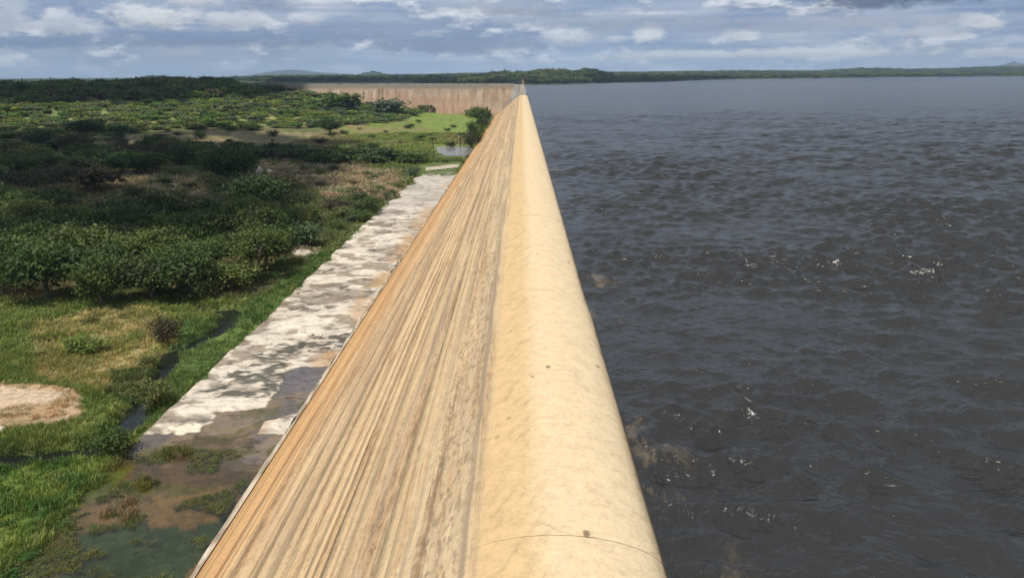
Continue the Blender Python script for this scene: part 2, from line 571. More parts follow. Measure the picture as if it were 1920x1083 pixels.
# ------------------------------------------------------------------ the dam
m_dam, n, b = material('dam_concrete', .92, .15)
P = wpos(n)
X_, Y_, Z_ = n.sep(P)
wob = n.noise(n.mul3(P, (.0, .045, 0)), 1, 3, .5)
wob2 = n.noise(n.mul3(P, (.8, .35, .8)), 1, 3, .5)
Xw = n.math('ADD', X_, n.math('ADD', n.math('MULTIPLY', n.math('SUBTRACT', wob, .5), .16), n.math('MULTIPLY', n.math('SUBTRACT', wob2, .5), .14)))
def xp(x): return (x + 12) / 16
T = n.math('DIVIDE', n.math('ADD', Xw, 12.0), 16.0)
orange = (.57, .325, .13); cream = (.60, .43, .24); pale = (.655, .50, .30); tan = (.52, .36, .20)
basec = n.ramp(T, [(xp(-12), orange), (xp(-10.2), (.56, .335, .155)), (xp(-9.0), (.56, .335, .155)), (xp(-8.2), tan), (xp(-7.1), (.47, .33, .19)),
                   (xp(-6.3), (.52, .37, .21)), (xp(-5.4), (.60, .42, .235)), (xp(-4.2), (.57, .40, .225)), (xp(-3.3), (.48, .345, .205)), (xp(-2.6), (.61, .45, .26)),
                   (xp(-1.9), (.50, .38, .23)), (xp(-1.2), (.43, .33, .21)), (xp(-.7), (.56, .39, .20)), (xp(0.0), (.57, .405, .21)), (xp(.5), pale), (xp(2.3), (.67, .52, .32)), (xp(2.7), (.50, .36, .20))])
# long streaks that follow the lifts
sc = n.mul3(P, (2.6, .022, 2.6))
st1 = n.noise(sc, 1.0, 4, .62, 0)
st2 = n.noise(n.mul3(P, (8.5, .04, 8.5)), 1.0, 4, .65, 0)
blk_ = n.math('FLOOR', n.math('DIVIDE', n.math('SUBTRACT', Y_, 12.3), 8.3))
bo_ = n.node('ShaderNodeCombineXYZ')
n.put(bo_.inputs[1], n.math('MULTIPLY', blk_, 3.7))
st5 = n.noise(n.mul3(n.vmath('ADD', P, bo_.outputs[0]), (12, .22, 12)), 1.0, 5, .72, 0)
st6 = n.noise(n.mul3(P, (1.7, .10, 1.7)), 1.0, 6, .7, 0)
st3 = n.noise(n.mul3(P, (1.1, .02, 1.1)), 1.0, 3, .5)
face = n.ss(Xw, -.6, -1.15)
st4 = n.noise(n.mul3(P, (8, 1.3, 8)), 1.0, 5, .72, 0)
dk = n.ss(n.math('ADD', n.math('MULTIPLY', st1, .45), n.math('ADD', n.math('MULTIPLY', st2, .30), n.math('MULTIPLY', st4, .25))), .49, .62)
low = n.ss(Xw, -11.2, -8.2)
amt = n.math('MULTIPLY', face, n.math('ADD', .25, n.math('MULTIPLY', low, .75)))
c = n.mix(n.math('MULTIPLY', dk, n.math('MULTIPLY', amt, 1.0)), basec, (.17, .11, .065))
lt = n.ss(n.math('ADD', n.math('MULTIPLY', st2, .6), n.math('MULTIPLY', st4, .4)), .53, .66)
c = n.mix(n.math('MULTIPLY', lt, n.math('MULTIPLY', amt, .55)), c, (.70, .57, .37))
gz = n.ss(st3, .52, .66)
c = n.mix(n.math('MULTIPLY', gz, n.math('MULTIPLY', amt, .3)), c, (.46, .33, .20))
ln_ = n.math('MULTIPLY', n.ss(st5, .54, .62), n.ss(st1, .40, .58))
c = n.mix(n.math('MULTIPLY', ln_, n.math('MULTIPLY', amt, .42)), c, (.19, .115, .06))
c = n.mix(n.math('MULTIPLY', n.ss(st6, .52, .62), n.math('MULTIPLY', amt, .55)), c, (.65, .48, .28))
c = n.mix(n.math('MULTIPLY', n.ss(st6, .46, .38), n.math('MULTIPLY', amt, .55)), c, (.40, .245, .12))
c = n.mix(n.math('MULTIPLY', n.math('MULTIPLY', n.ss(st6, .45, .36), n.ss(st4, .48, .6)), n.math('MULTIPLY', amt, .7)), c, (.15, .10, .065))
rs = n.math('MULTIPLY', n.ss(st5, .47, .40), n.ss(st3, .42, .55))
c = n.mix(n.math('MULTIPLY', rs, n.math('MULTIPLY', amt, .5)), c, (.44, .24, .10))
# thin dark lines along a few lifts
for (x0, wd, am, c_) in [(-1.08, .05, .8, (.26, .19, .13)), (-3.45, .07, .75, (.27, .2, .14)), (-6.75, .22, .55, (.25, .18, .12)), (-4.1, .05, .5, (.3, .22, .15)), (-5.2, .05, .6, (.27, .2, .14)),
                         (-9.9, .05, .75, (.33, .14, .05)), (-2.3, .05, .5, (.3, .23, .16)), (-8.35, .06, .6, (.3, .18, .1)), (-11.15, .04, .6, (.33, .15, .06))]:
    dd = n.math('ABSOLUTE', n.math('SUBTRACT', Xw, x0))
    mm = n.math('MULTIPLY', n.ss(dd, wd * 2.0, wd * .4), n.ss(n.noise(n.mul3(P, (3, .06, 3)), 1.3, 3, .6), .38, .55))
    c = n.mix(n.math('MULTIPLY', mm, am), c, c_)
# speckled crumbling strip under the crest and scattered spots
sp = n.noise(n.mul3(P, (4.5, 1.4, 4.5)), 1.5, 5, .7)
strip = n.math('MULTIPLY', n.ss(Xw, -2.3, -1.9), n.ss(Xw, -1.0, -1.3))
c = n.mix(n.math('MULTIPLY', n.ss(sp, .50, .62), n.math('MULTIPLY', strip, .75)), c, (.24, .165, .10))
spot = n.math('MULTIPLY', n.ss(n.noise(n.mul3(P, (5, 2.6, 5)), 2.4, 5, .75), .55, .63), n.ss(st1, .42, .56))
c = n.mix(n.math('MULTIPLY', spot, n.math('MULTIPLY', amt, .95)), c, (.24, .17, .11))
# crest: diagonal wash marks, blotches, hairline cracks
crest = n.ss(Xw, -.9, -.4)
u = n.math('ADD', n.math('MULTIPLY', X_, .8), n.math('MULTIPLY', Y_, -.35))
cv = n.node('ShaderNodeCombineXYZ')
n.put(cv.inputs[0], n.math('MULTIPLY', u, 6.0)); n.put(cv.inputs[1], n.math('MULTIPLY', n.math('ADD', X_, Y_), .5))
dg = n.noise(cv.outputs[0], 1, 4, .6)
c = n.mix(n.math('MULTIPLY', n.ss(dg, .5, .68), n.math('MULTIPLY', n.math('MULTIPLY', crest, n.ss(X_, .8, .0)), .6)), c, (.40, .275, .14))
bl = n.noise(P, .9, 5, .6)
c = n.mix(n.math('MULTIPLY', n.ss(bl, .48, .7), n.math('MULTIPLY', crest, .14)), c, (.50, .36, .20))
cx = n.noise(n.mul3(P, (.8, 2.6, .8)), 1.1, 4, .6)
c = n.mix(n.math('MULTIPLY', n.ss(cx, .60, .70), n.math('MULTIPLY', crest, .22)), c, (.42, .30, .17))
vr = n.node('ShaderNodeTexVoronoi', feature='F1'); vr.inputs['Scale'].default_value = 1.0; vr.inputs['Randomness'].default_value = 1
n.put(vr.inputs['Vector'], n.mul3(P, (1.15, .75, .0)))
pit = n.math('MULTIPLY', n.ss(n.math('ADD', vr.outputs['Distance'], n.math('MULTIPLY', n.noise(P, 9, 3), .12)), .17, .11), n.ss(n.sep(vr.outputs['Color'])[0], .18, .22))
c = n.mix(n.math('MULTIPLY', pit, n.math('MULTIPLY', crest, .8)), c, (.17, .125, .075))
# cracks across the crest roughly every eight metres
yy = n.math('ADD', Y_, n.math('ADD', n.math('MULTIPLY', n.math('SUBTRACT', n.noise(n.mul3(P, (1, .12, 1)), 1.2, 5, .65), .5), 1.3), n.math('MULTIPLY', n.math('POWER', n.math('ABSOLUTE', n.math('SUBTRACT', X_, 1.4)), 2.0), -.18)))
fr = n.math('FRACT', n.math('DIVIDE', n.math('SUBTRACT', yy, 12.3), 8.3))
ck = n.math('MINIMUM', fr, n.math('SUBTRACT', 1.0, fr))
ckm = n.math('MULTIPLY', n.ss(ck, .0055, .0012), n.ss(n.noise(P, 1.2, 4), .40, .56))
c = n.mix(n.math('MULTIPLY', ckm, n.math('MULTIPLY', n.ss(Xw, -.3, .5), .42)), c, (.31, .215, .12))
# wet dark rim at the water line
c = n.mix(n.math('MULTIPLY', n.ss(n.math('ADD', Z_, n.math('MULTIPLY', bl, .25)), 8.62, 8.44), n.ss(X_, 0, 1)), c, (.16, .11, .065))
gr = n.noise(P, 11, 6, .7)
gr2 = n.noise(P, 3, 5, .65)
c = n.mix(1.0, c, n.ramp(n.math('ADD', n.math('MULTIPLY', gr, .5), n.math('MULTIPLY', gr2, .5)), [(.3, (.74, .72, .70)), (.5, (1, 1, 1)), (.7, (1.16, 1.16, 1.14))]), 'MULTIPLY')
n.put(b.inputs['Base Color'], c)
hh = n.math('ADD', n.math('MULTIPLY', st2, n.math('MULTIPLY', face, .9)), n.math('ADD', n.math('MULTIPLY', gr, .25), n.math('MULTIPLY', sp, .5)))
n.put(b.inputs['Normal'], n.bump(hh, .55, .05))

# profile across the dam, from the toe up over the crest and down into the lake
prof = []
rp = random.Random(3)
lifts = 30
for i in range(lifts):
    t0 = i / lifts; t1 = (i + 1) / lifts
    xa, za = -11.6 + 10.0 * t0, 0.0 + 8.3 * t0
    xb, zb = -11.6 + 10.0 * t1, 0.0 + 8.3 * t1
    o_ = rp.choice([.0, .02, .04, .07, .10, .15])
    nxn, nzn = -.64 * o_, .77 * o_
    gd = rp.choice([0, .02, .04, .07, .11]); ux_, uz_ = .77, .64; wg = rp.choice([.02, .03, .05])
    prof += [(xa + nxn, za + nzn), (xb + nxn - ux_ * (wg + .01), zb + nzn - uz_ * (wg + .01)), (xb + nxn - ux_ * wg + .64 * gd, zb + nzn - uz_ * wg - .77 * gd), (xb + nxn - .004 + .64 * gd, zb + nzn - .003 - .77 * gd)]
prof[0] = (-11.6, -.6)
prof += [(-1.35, 8.50), (-.95, 8.71), (-.5, 8.87), (0, 8.96), (.45, 9.0), (.9, 8.99), (1.3, 8.95), (1.7, 8.86), (2.05, 8.74), (2.35, 8.60), (2.55, 8.42), (2.68, 8.15), (2.85, 7.6), (2.95, 6.8), (3.0, 0)]
prof = np.array(prof)
dam = empty('dam', (0, 0, 0))
tag(dam, 'long sloping cream and orange concrete overflow dam running into the distance', 'dam')
BL = 8.3
edges = [-6.6 + 1.97 * 0]
y0 = 12.3 - 3 * BL
k = 0
while y0 < END - .5:
    y1 = min(y0 + BL, END)
    ny = 22 if y0 < 40 else (8 if y0 < 120 else 3)
    yv = np.linspace(y0 + .002, y1 - .002, ny)
    YV, I = np.meshgrid(yv, np.arange(len(prof)), indexing='ij')
    PX_, PZ_ = prof[I, 0].copy(), prof[I, 1].copy()
    r_ = rp.uniform(-1, 1)
    top = sst(PX_, -1.2, .8)
    PX_ += top * (-.05 * sst(YV, 27, 30))
    PZ_ += top * (.005 * rp.uniform(-1, 1))
    PZ_ += (fbm(PX_ * .9, YV * .45, 3, 91) - .5) * .05 * (1 - top) * sst(PX_, -11.4, -10) + (fbm(PX_ * 3, YV * .9, 3, 92) - .5) * .035 * (1 - top) * sst(PX_, -11.5, -10.5)
    jo = (YV <= y0 + .003) | (YV >= y1 - .003)
    PZ_ -= np.where(jo & (PX_ < 2.4) & (PX_ > -11.5), .006, 0)
    me = mesh_from_grid('dam_block', PX_, YV, PZ_)
    bo = link('dam_block', me, m_dam, dam)
    k += 1
    y0 = y1
# pale sill along the toe
m_sill, n, b = material('toe_sill_concrete', .9, .2)
P = wpos(n)
n.put(b.inputs['Base Color'], n.ramp(n.noise(n.mul3(P, (2, .4, 2)), 1.2, 5, .65), [(.40, (.22, .17, .12)), (.52, (.42, .34, .24)), (.66, (.58, .50, .38))]))
n.put(b.inputs['Normal'], n.bump(n.noise(P, 6, 5), .5, .04))


def box_mesh(name, x0, x1, y0, y1, z0, z1, bev=0.0):
    import bmesh
    bm = bmesh.new()
    bmesh.ops.create_cube(bm, size=1)
    for v in bm.verts:
        v.co.x = x0 + (v.co.x + .5) * (x1 - x0)
        v.co.y = y0 + (v.co.y + .5) * (y1 - y0)
        v.co.z = z0 + (v.co.z + .5) * (z1 - z0)
    if bev > 0:
        bmesh.ops.bevel(bm, geom=bm.edges[:], offset=bev, segments=2, affect='EDGES')
    me = bpy.data.meshes.new(name); bm.to_mesh(me); bm.free()
    return me


yv = np.linspace(-8, 137, 300)
wobx = (vnoise(yv * .6, yv * 0, 3) - .5) * .07
thin = .05 + .06 * (1 - sst(yv, 45, 75))
sx = np.stack([-11.62 - thin + wobx, -11.6 - thin + wobx, -11.55 + wobx * .2, -11.5 + 0 * yv], 1)
sz = np.stack([0 * yv - .5, .06 + .03 * vnoise(yv * 1.3, yv * 0, 4), .08 + .03 * vnoise(yv * 2, yv * 0, 5), .08 + 0 * yv], 1)
link('toe_sill', mesh_from_grid('toe_sill', sx, np.repeat(yv[:, None], 4, 1), sz), m_sill, dam)

# ------------------------------------------------------------------ the apron
m_apron, n, b = material('apron_concrete', .9, .3)
P = wpos(n)
a = n.node('ShaderNodeAttribute', attribute_name='col')
wa = n.node('ShaderNodeAttribute', attribute_name='wet')
f = n.noise(n.mul3(P, (1, 1.6, 1)), 3.2, 6, .68)
f3 = n.noise(n.mul3(P, (.8, 1.2, 1)), 1.3, 5, .7)
cc = n.mix(1.0, a.outputs[0], n.ramp(n.math('ADD', n.math('MULTIPLY', f, .5), n.math('MULTIPLY', f3, .5)), [(.36, (.40, .38, .36)), (.47, (.95, .95, .95)), (.60, (1.2, 1.19, 1.17))]), 'MULTIPLY')
n.put(b.inputs['Base Color'], cc)
n.put(b.inputs['Roughness'], n.math('SUBTRACT', .9, n.math('MULTIPLY', wa.outputs['Fac'], .62)))
n.put(b.inputs['Normal'], n.bump(f, .6, .05))
apron = empty('apron', (-15.3, 80, 0))
tag(apron, 'weathered white and brown concrete apron along the foot of the dam', 'apron')
ya = 30.6
ai = 0
while ya < 137.5:
    yb = min(ya + BL, 138)
    ny = max(8, int((yb - ya) / (.085 if ya < 60 else .16)))
    yv = np.linspace(ya + .02, yb - .02, ny)
    xv = np.linspace(0, 1, 74)
    YV, U = np.meshgrid(yv, xv, indexing='ij')
    le = -18.7 + (fbm(YV * .5, YV * 0, 4, 101) - .5) * .14
    for (yc, dep, wd) in [(71.9, 1.5, .8), (62, .9, .45), (42, .6, .3), (112, 1.6, 2.5), (127, 2.2, 3)]:
        le = le + dep * np.exp(-((YV - yc) / wd) ** 2)
    XV = le + U * (-11.66 - le)
    endf = sst(YV + (fbm(XV * .8, YV * .8, 3, 103) - .5) * 4, 137.6, 135.4)
    str_ = fbm(XV * .55, YV * .62, 6, 111)          # long patches across the apron
    str2 = fbm(XV * .5 + 7, YV * .4, 5, 112)
    stp = fbm(XV * .30 + 3, YV * .5, 5, 113)
    z = .06 + (str_ - .5) * .22 + np.floor(stp * 10) * .035 - .14
    edge_drop = sst(U, 0, .012) * endf
    z = np.where(edge_drop < .5, z - .5, z)
    z = np.where(YV < 30.7, z - .5, z)
    base = C(.52, .45, .355)
    colr = np.zeros(XV.shape + (3,)) + base
    def lay2(m, c_, k_=1.0):
        global colr
        colr = colr * (1 - (m * k_)[..., None]) + c_ * (m * k_)[..., None]
    lay2(sst(str2, .45, .62), C(.42, .35, .27), .7)
    lay2(sst(str_, .56, .38), C(.27, .225, .175), .85)
    lay2(sst(fbm(XV * 1.1 + 3, YV * 1.3, 5, 116), .56, .64) * sst(stp, .55, .42), C(.10, .09, .07), .85)
    lay2(sst(stp, .50, .58), C(.64, .57, .46), .7)
    lay2(sst(fbm(XV * .7, YV * 1.1, 5, 115), .55, .64), C(.21, .165, .115), .8)
    lay2(sst(XV, -13.6, -12.2) * sst(str2, .40, .55), C(.42, .26, .13), .7)
    lay2(sst(YV, 88, 110) * .55, C(.40, .37, .32))
    px, py, _ = project(XV, YV, z)
    jx = (fbm(XV * 1.2, YV * 1.2, 4, 121) - .5) * 90; jy = (fbm(XV * 1.2 + 5, YV * 1.2, 4, 122) - .5) * 26
    blk = inpoly(px + jx, py + jy, [(380, 735), (450, 690), (500, 655), (600, 625), (655, 628), (610, 655), (560, 665), (545, 700), (510, 742), (440, 745)]).astype(float)
    lay2(blk * sst(fbm(XV * 1.6, YV * 3.0, 5, 123), .36, .58), C(.06, .06, .045), .9)
    wetm = inpoly(px + jx * .25, py + jy * .3, [(525, 700), (560, 688), (630, 684), (640, 660), (650, 690), (600, 760), (500, 790), (460, 830), (400, 860), (100, 900), (230, 822), (330, 808), (400, 790), (400, 772), (500, 762), (512, 742), (524, 728)]).astype(float)
    wetm = np.maximum(wetm, (py > 812).astype(float))
    isl = inpoly(px + jx * .3, py + jy * .3, [(318, 798), (376, 793), (372, 805), (330, 812)])
    wetm = np.where(isl, 0, wetm)
    lay2(wetm, C(.115, .098, .082))
    lay2(wetm * sst(fbm(XV * .5, YV * .5, 4, 131), .45, .6), C(.20, .145, .09), .8)
    lay2(wetm * sst(fbm(XV * .9, YV * .7, 4, 132), .54, .62), C(.10, .085, .03), .8)
    lay2(wetm * inpoly(px + jx * .2, py + jy * .2, [(520, 688), (650, 684), (600, 732), (510, 732)]), C(.12, .105, .11), .8)
    z = z - wetm * .05
    sub = 1 - sst(YV + (fbm(XV * .5, YV * .5, 4, 135) - .5) * 5, 31.4, 35.5)
    z = z - sub * .24
    lay2((isl & (py > 780)).astype(float), C(.7, .6, .46))
    YVo = np.where(endf < .5, YV, YV)
    me = mesh_from_grid('slab', XV + 15.3, YVo - 80, z - 0, {'col': ('POINT', colr.reshape(-1, 3)), 'wet': ('POINT', wetm.reshape(-1))})
    link('slab', me, m_apron, apron)
    # vertical face on the land side
    ya = yb
    ai += 1

# ------------------------------------------------------------------ shallow water sheets
def still_water(name, tint, murk, rough=.04, bscale=3.0, bstr=.15):
    m = bpy.data.materials.new(name); m.use_nodes = True
    m.node_tree.nodes.clear()
    n = N(m.node_tree)
    P = wpos(n)
    bp = n.bump(n.noise(n.mul3(P, (1, 1.4, 1)), bscale, 4, .6), bstr, .05)
    gl = n.node('ShaderNodeBsdfGlossy'); gl.inputs['Roughness'].default_value = rough
    n.put(gl.inputs['Normal'], bp)
    tr = n.node('ShaderNodeBsdfTransparent'); tr.inputs[0].default_value = (*tint, 1)
    df = n.node('ShaderNodeBsdfDiffuse'); df.inputs[0].default_value = (*murk[:3], 1)
    m1 = n.node('ShaderNodeMixShader'); m1.inputs[0].default_value = murk[3]
    n.l.new(tr.outputs[0], m1.inputs[1]); n.l.new(df.outputs[0], m1.inputs[2])
    fr = n.node('ShaderNodeFresnel'); fr.inputs[0].default_value = 1.333
    n.put(fr.inputs['Normal'], bp)
    m2 = n.node('ShaderNodeMixShader')
    n.l.new(fr.outputs[0], m2.inputs[0]); n.l.new(m1.outputs[0], m2.inputs[1]); n.l.new(gl.outputs[0], m2.inputs[2])
    o = n.node('ShaderNodeOutputMaterial'); n.l.new(m2.outputs[0], o.inputs[0])
    return m


m_pool = still_water('pool_water', (.88, .84, .72), (.10, .08, .05, .10), .06, 2.0, .1)
m_stream = still_water('stream_water', (.25, .25, .22), (.016, .018, .014, .75), .05, 4, .5)
m_pond = still_water('pond_water', (.3, .3, .28), (.30, .29, .24, .8), .15, 3, .2)
xx = np.linspace(-19.4, -11.7, 12); yy_ = np.linspace(12, 35.6, 24)
XX, YY2 = np.meshgrid(xx, yy_)
tag(link('shallow_water', mesh_from_grid('shallow_water', XX, YY2, XX * 0 + POOL_Z), m_pool), 'shallow murky water over mud and weed at the foot of the dam', kind='structure')
# stream ribbon
sp_ = []
for i in range(len(STREAM) - 1):
    for t in np.linspace(0, 1, 8, endpoint=False):
        sp_.append((*(STREAM[i] * (1 - t) + STREAM[i + 1] * t), SW[i] * (1 - t) + SW[i + 1] * t))
sp_ = np.array(sp_)
kk = np.ones(7) / 7
cs = np.stack([np.convolve(np.pad(sp_[:, j], 3, 'edge'), kk, 'valid') for j in range(3)], 1)
tg = np.gradient(cs[:, :2], axis=0); tg /= np.linalg.norm(tg, axis=1)[:, None] + 1e-9
nr = np.stack([-tg[:, 1], tg[:, 0]], 1)
offs = np.linspace(-1, 1, 5)
RX = cs[:, 0:1] + nr[:, 0:1] * offs * (cs[:, 2:3] + .5); RY = cs[:, 1:2] + nr[:, 1:2] * offs * (cs[:, 2:3] + .5)
bz = base_height(cs[:, 0], cs[:, 1])
bz = np.convolve(np.pad(bz, 20, 'edge'), np.ones(41) / 41, 'valid') - .42
RZ = np.repeat(bz[:, None], 5, 1)
tag(link('stream', mesh_from_grid('stream', RX, RY, RZ), m_stream), 'narrow dark stream winding through the green meadow', kind='structure')


def patch(name, pix, mat, dz, label, nrad=40, cat=None, kind='structure', flat=None):
    """flat irregular patch whose outline is given as points on the ground"""
    P2 = np.array([unproject(*p)[:2] for p in pix])
    c0 = P2.mean(0)
    ring = []
    m = len(P2)
    for i in range(nrad):
        t = i / nrad * m; a = int(t); f = t - a
        q = P2[a % m] * (1 - f) + P2[(a + 1) % m] * f
        ring.append(q + (np.array([vnoise(i * .7, 1., 7), vnoise(i * .7, 5., 7)]) - .5) * .25)
    ring = np.array(ring)
    fr_ = np.linspace(0.02, 1, 6)[:, None, None]
    G = c0 + (ring[None] - c0) * fr_
    G = np.concatenate([G, G[:, :1]], 1)
    Z = height(G[..., 0], G[..., 1]) + dz if flat is None else np.full(G.shape[:2], flat)
    return tag(link(name, mesh_from_grid(name, G[..., 0], G[..., 1], Z), mat), label, cat, kind=kind)


pz = float(height(-15.8, 178))
patch('pond', [(817, 277), (840, 275), (870, 276), (888, 276), (884, 291), (868, 293), (835, 292), (822, 287)], m_pond, 0, 'small pale pond beside the foot of the dam', flat=float(max(height(*unproject(x, y)[:2]) for x, y in [(817, 277), (845, 276), (885, 277), (884, 290), (850, 292), (822, 287)])) + .05)
m_wetslab, n, b = material('pale_silt', .6, .4)
P = wpos(n)
n.put(b.inputs['Base Color'], n.ramp(n.noise(n.mul3(P, (.5, 1.5, 1)), 1.2, 5, .6), [(.35, (.22, .17, .11)), (.5, (.42, .36, .26)), (.66, (.6, .54, .42))]))
patch('silt_bank', [(796, 315), (850, 309), (862, 309), (858, 315), (800, 321)], m_wetslab, .1, 'thin strip of pale silt past the end of the apron')
m_wetmud, n, b = material('wet_mud', .35, .5)
P = wpos(n)
n.put(b.inputs['Base Color'], n.ramp(n.noise(n.mul3(P, (.5, 1.0, 1)), 1.0, 5, .6), [(.35, (.10, .085, .06)), (.5, (.19, .15, .10)), (.66, (.26, .22, .15))]))
patch('mud_flat', [(778, 340), (800, 326), (866, 322), (862, 344), (790, 347)], m_wetmud, .06, 'brown wet mud at the far end of the apron')

# ------------------------------------------------------------------ the long wall beyond
m_wall, n, b = material('wall_concrete', .95, .1)
P = wpos(n)
X_, Y_, Z_ = n.sep(P)
vst = n.noise(n.mul3(P, (.55, .55, .035)), 1.0, 5, .65, .2)
hst = n.noise(n.mul3(P, (.03, .03, .8)), 1.0, 4, .6)
c = n.ramp(vst, [(.30, (.19, .13, .09)), (.42, (.33, .23, .16)), (.54, (.42, .31, .22)), (.68, (.54, .43, .31))])
c = n.mix(n.math('MULTIPLY', n.ss(hst, .45, .65), .45), c, (.30, .25, .18))
c = n.mix(n.ss(n.math('ADD', Z_, n.math('MULTIPLY', vst, 3)), 12.2, 13.6), c, (.24, .215, .17))
c = n.mix(n.math('MULTIPLY', n.ss(n.noise(n.mul3(P, (.02, .02, .1)), 1.0, 3), .45, .6), .5), c, (.40, .23, .15))
n.put(b.inputs['Base Color'], c)
n.put(b.inputs['Normal'], n.bump(vst, .5, .3))
wall = empty('wall', (0, 338, 0))
tag(wall, 'tall reddish brown stained concrete wall crossing behind the green field', 'wall')
WT = 13.0
nb = 26
pts = []
for i in range(nb + 1):
    t = i / nb
    pts.append((-3.4 - t * 330, 338 + t ** 1.1 * 130))
for i in range(nb):
    (x0, y0_), (x1, y1_) = pts[i], pts[i + 1]
    dx, dy = x1 - x0, y1_ - y0_
    L = math.hypot(dx, dy); ux, uy = dx / L, dy / L
    nx_, ny_ = uy, -ux          # outward, towards the camera side
    if ny_ > 0: nx_, ny_ = -nx_, -ny_
    jog = rp.uniform(0, .16)
    sec = [(3.2 + jog, -1.5), (1.6 + jog, 5.0), (.35 + jog, 11.2), (.1 + jog, WT), (-3.2, WT), (-3.2, -1.5)]
    sec2 = sec + [(.0, WT), (.0, WT)]
    V, F = [], []
    for e in (.02, L - .02):
        for (o_, z_) in sec:
            V.append((x0 + ux * e + nx_ * o_, y0_ + uy * e + ny_ * o_ - 338, z_))
    q = len(sec)
    for j in range(q):
        F.append((j, (j + 1) % q, q + (j + 1) % q, q + j))
    F.append(tuple(range(q))[::-1]); F.append(tuple(range(q, 2 * q)))
    me = bpy.data.meshes.new('wall_block'); me.from_pydata(V, [], F); me.update()
    link('wall_block', me, m_wall, wall)
# parapet kerb on top of the wall
m_kerb, n, b = material('parapet_concrete', .9, .2)
n.put(b.inputs['Base Color'], n.ramp(n.noise(wpos(n), .8, 4), [(.3, (.16, .15, .12)), (.7, (.34, .31, .25))]))
V, F = [], []
for (x, y) in pts:
    for (oy, z_) in [(-.15, WT), (-.15, WT + .7), (.15, WT + .7), (.15, WT)]:
        V.append((x, y - 338 + oy + .2, z_))
for i in range(nb):
    for j in range(4):
        F.append((i * 4 + j, i * 4 + (j + 1) % 4, i * 4 + 4 + (j + 1) % 4, i * 4 + 4 + j))
me = bpy.data.meshes.new('parapet'); me.from_pydata(V, [], F); me.update()
link('parapet', me, m_kerb, wall)

m_grey, n, b = material('abutment_concrete', .9, .2)
P = wpos(n)
n.put(b.inputs['Base Color'], n.ramp(n.noise(n.mul3(P, (1, 1, .2)), .7, 5, .6), [(.32, (.22, .20, .18)), (.5, (.40, .37, .33)), (.68, (.50, .47, .42))]))
n.put(b.inputs['Normal'], n.bump(n.noise(P, 3, 4), .4, .05))
ab = empty('abutment', (-1.5, 341, 0))
tag(ab, 'pale grey concrete abutment closing the far end of the dam crest', 'abutment')
V = []
for (zz, gx) in ((-1.0, 2.6), (6.5, 1.0), (WT + .1, 0.0)):
    for (x, y) in ((-2.1 - gx * 1.6, -4.6 - gx * .5), (2.6, -4.6 - gx * .5), (2.6, 5), (-2.1 - gx * 1.6, 5)):
        V.append((x, y, zz))
F = [(0, 3, 2, 1), (8, 9, 10, 11)]
for s_ in (0, 4):
    for j in range(4):
        F.append((s_ + j, s_ + (j + 1) % 4, s_ + 4 + (j + 1) % 4, s_ + 4 + j))
me = bpy.data.meshes.new('abutment_body'); me.from_pydata(V, [], F); me.update()
link('abutment_body', me, m_grey, ab)
# edge wing against the lake
link('wing_wall', box_mesh('wing_wall', 2.62, 3.3, -9, 4.5, 0, 12.2, .05), m_grey, ab)
m_dark, n, b = material('dark_steel', .5, .4)
b.inputs['Base Color'].default_value = (.06, .05, .045, 1)
post = empty('gauge_hut', (.55, 338.5, WT + .1))
tag(post, 'small dark hut on the abutment at the far tip of the dam', 'hut')
link('hut_wall', box_mesh('hut_wall', -.8, .8, -.8, .8, 0, 2.5, .04), m_dark, post)
link('roof', box_mesh('roof', -1.0, 1.0, -1.0, 1.0, 2.503, 2.7, .03), m_kerb, post)
link('door', box_mesh('door', -.4, .4, -.86, -.803, .05, 2.0, .01), m_kerb, post)
# railing along the abutment
rail = empty('railing', (0, 341, WT + .1))
tag(rail, 'thin metal railing on the pale abutment beside the small hut', 'railing')
for i in range(6):
    link('post', box_mesh('post', -3.5 + i * .9, -3.44 + i * .9, -4.4, -4.34, 0, 1.1), m_kerb, rail)
link('rail', box_mesh('rail', -3.52, 1.1, -4.41, -4.33, 1.1, 1.16), m_kerb, rail)

# ------------------------------------------------------------------ foliage
def leaf_material(name):
    m = bpy.data.materials.new(name); m.use_nodes = True
    m.node_tree.nodes.clear()
    n = N(m.node_tree)
    oi = n.node('ShaderNodeObjectInfo')
    ia = n.node('ShaderNodeAttribute', attribute_name='tint', attribute_type='INSTANCER')
    lv = n.node('ShaderNodeAttribute', attribute_name='lv')
    tint = n.mix(ia.outputs['Alpha'], oi.outputs['Color'], ia.outputs['Color'])
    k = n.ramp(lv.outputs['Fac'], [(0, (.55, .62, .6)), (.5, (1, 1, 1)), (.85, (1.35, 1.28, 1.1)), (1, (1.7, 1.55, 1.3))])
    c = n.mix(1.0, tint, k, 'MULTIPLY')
    df = n.node('ShaderNodeBsdfPrincipled'); df.inputs['Roughness'].default_value = .6; df.inputs['Specular IOR Level'].default_value = .25
    n.put(df.inputs['Base Color'], c)
    tl = n.node('ShaderNodeBsdfTranslucent')
    n.put(tl.inputs[0], n.mix(1.0, c, (1.15, 1.3, .6), 'MULTIPLY'))
    mx = n.node('ShaderNodeMixShader'); mx.inputs[0].default_value = .28
    n.l.new(df.outputs[0], mx.inputs[1]); n.l.new(tl.outputs[0], mx.inputs[2])
    o = n.node('ShaderNodeOutputMaterial'); n.l.new(mx.outputs[0], o.inputs[0])
    return m


m_leaf = leaf_material('leaves')
m_bark, n, b = material('bark', .95, .1)
n.put(b.inputs['Base Color'], n.ramp(n.noise(n.mul3(wpos(n), (4, 4, 1)), 3, 4), [(.3, (.07, .055, .04)), (.7, (.18, .15, .11))]))


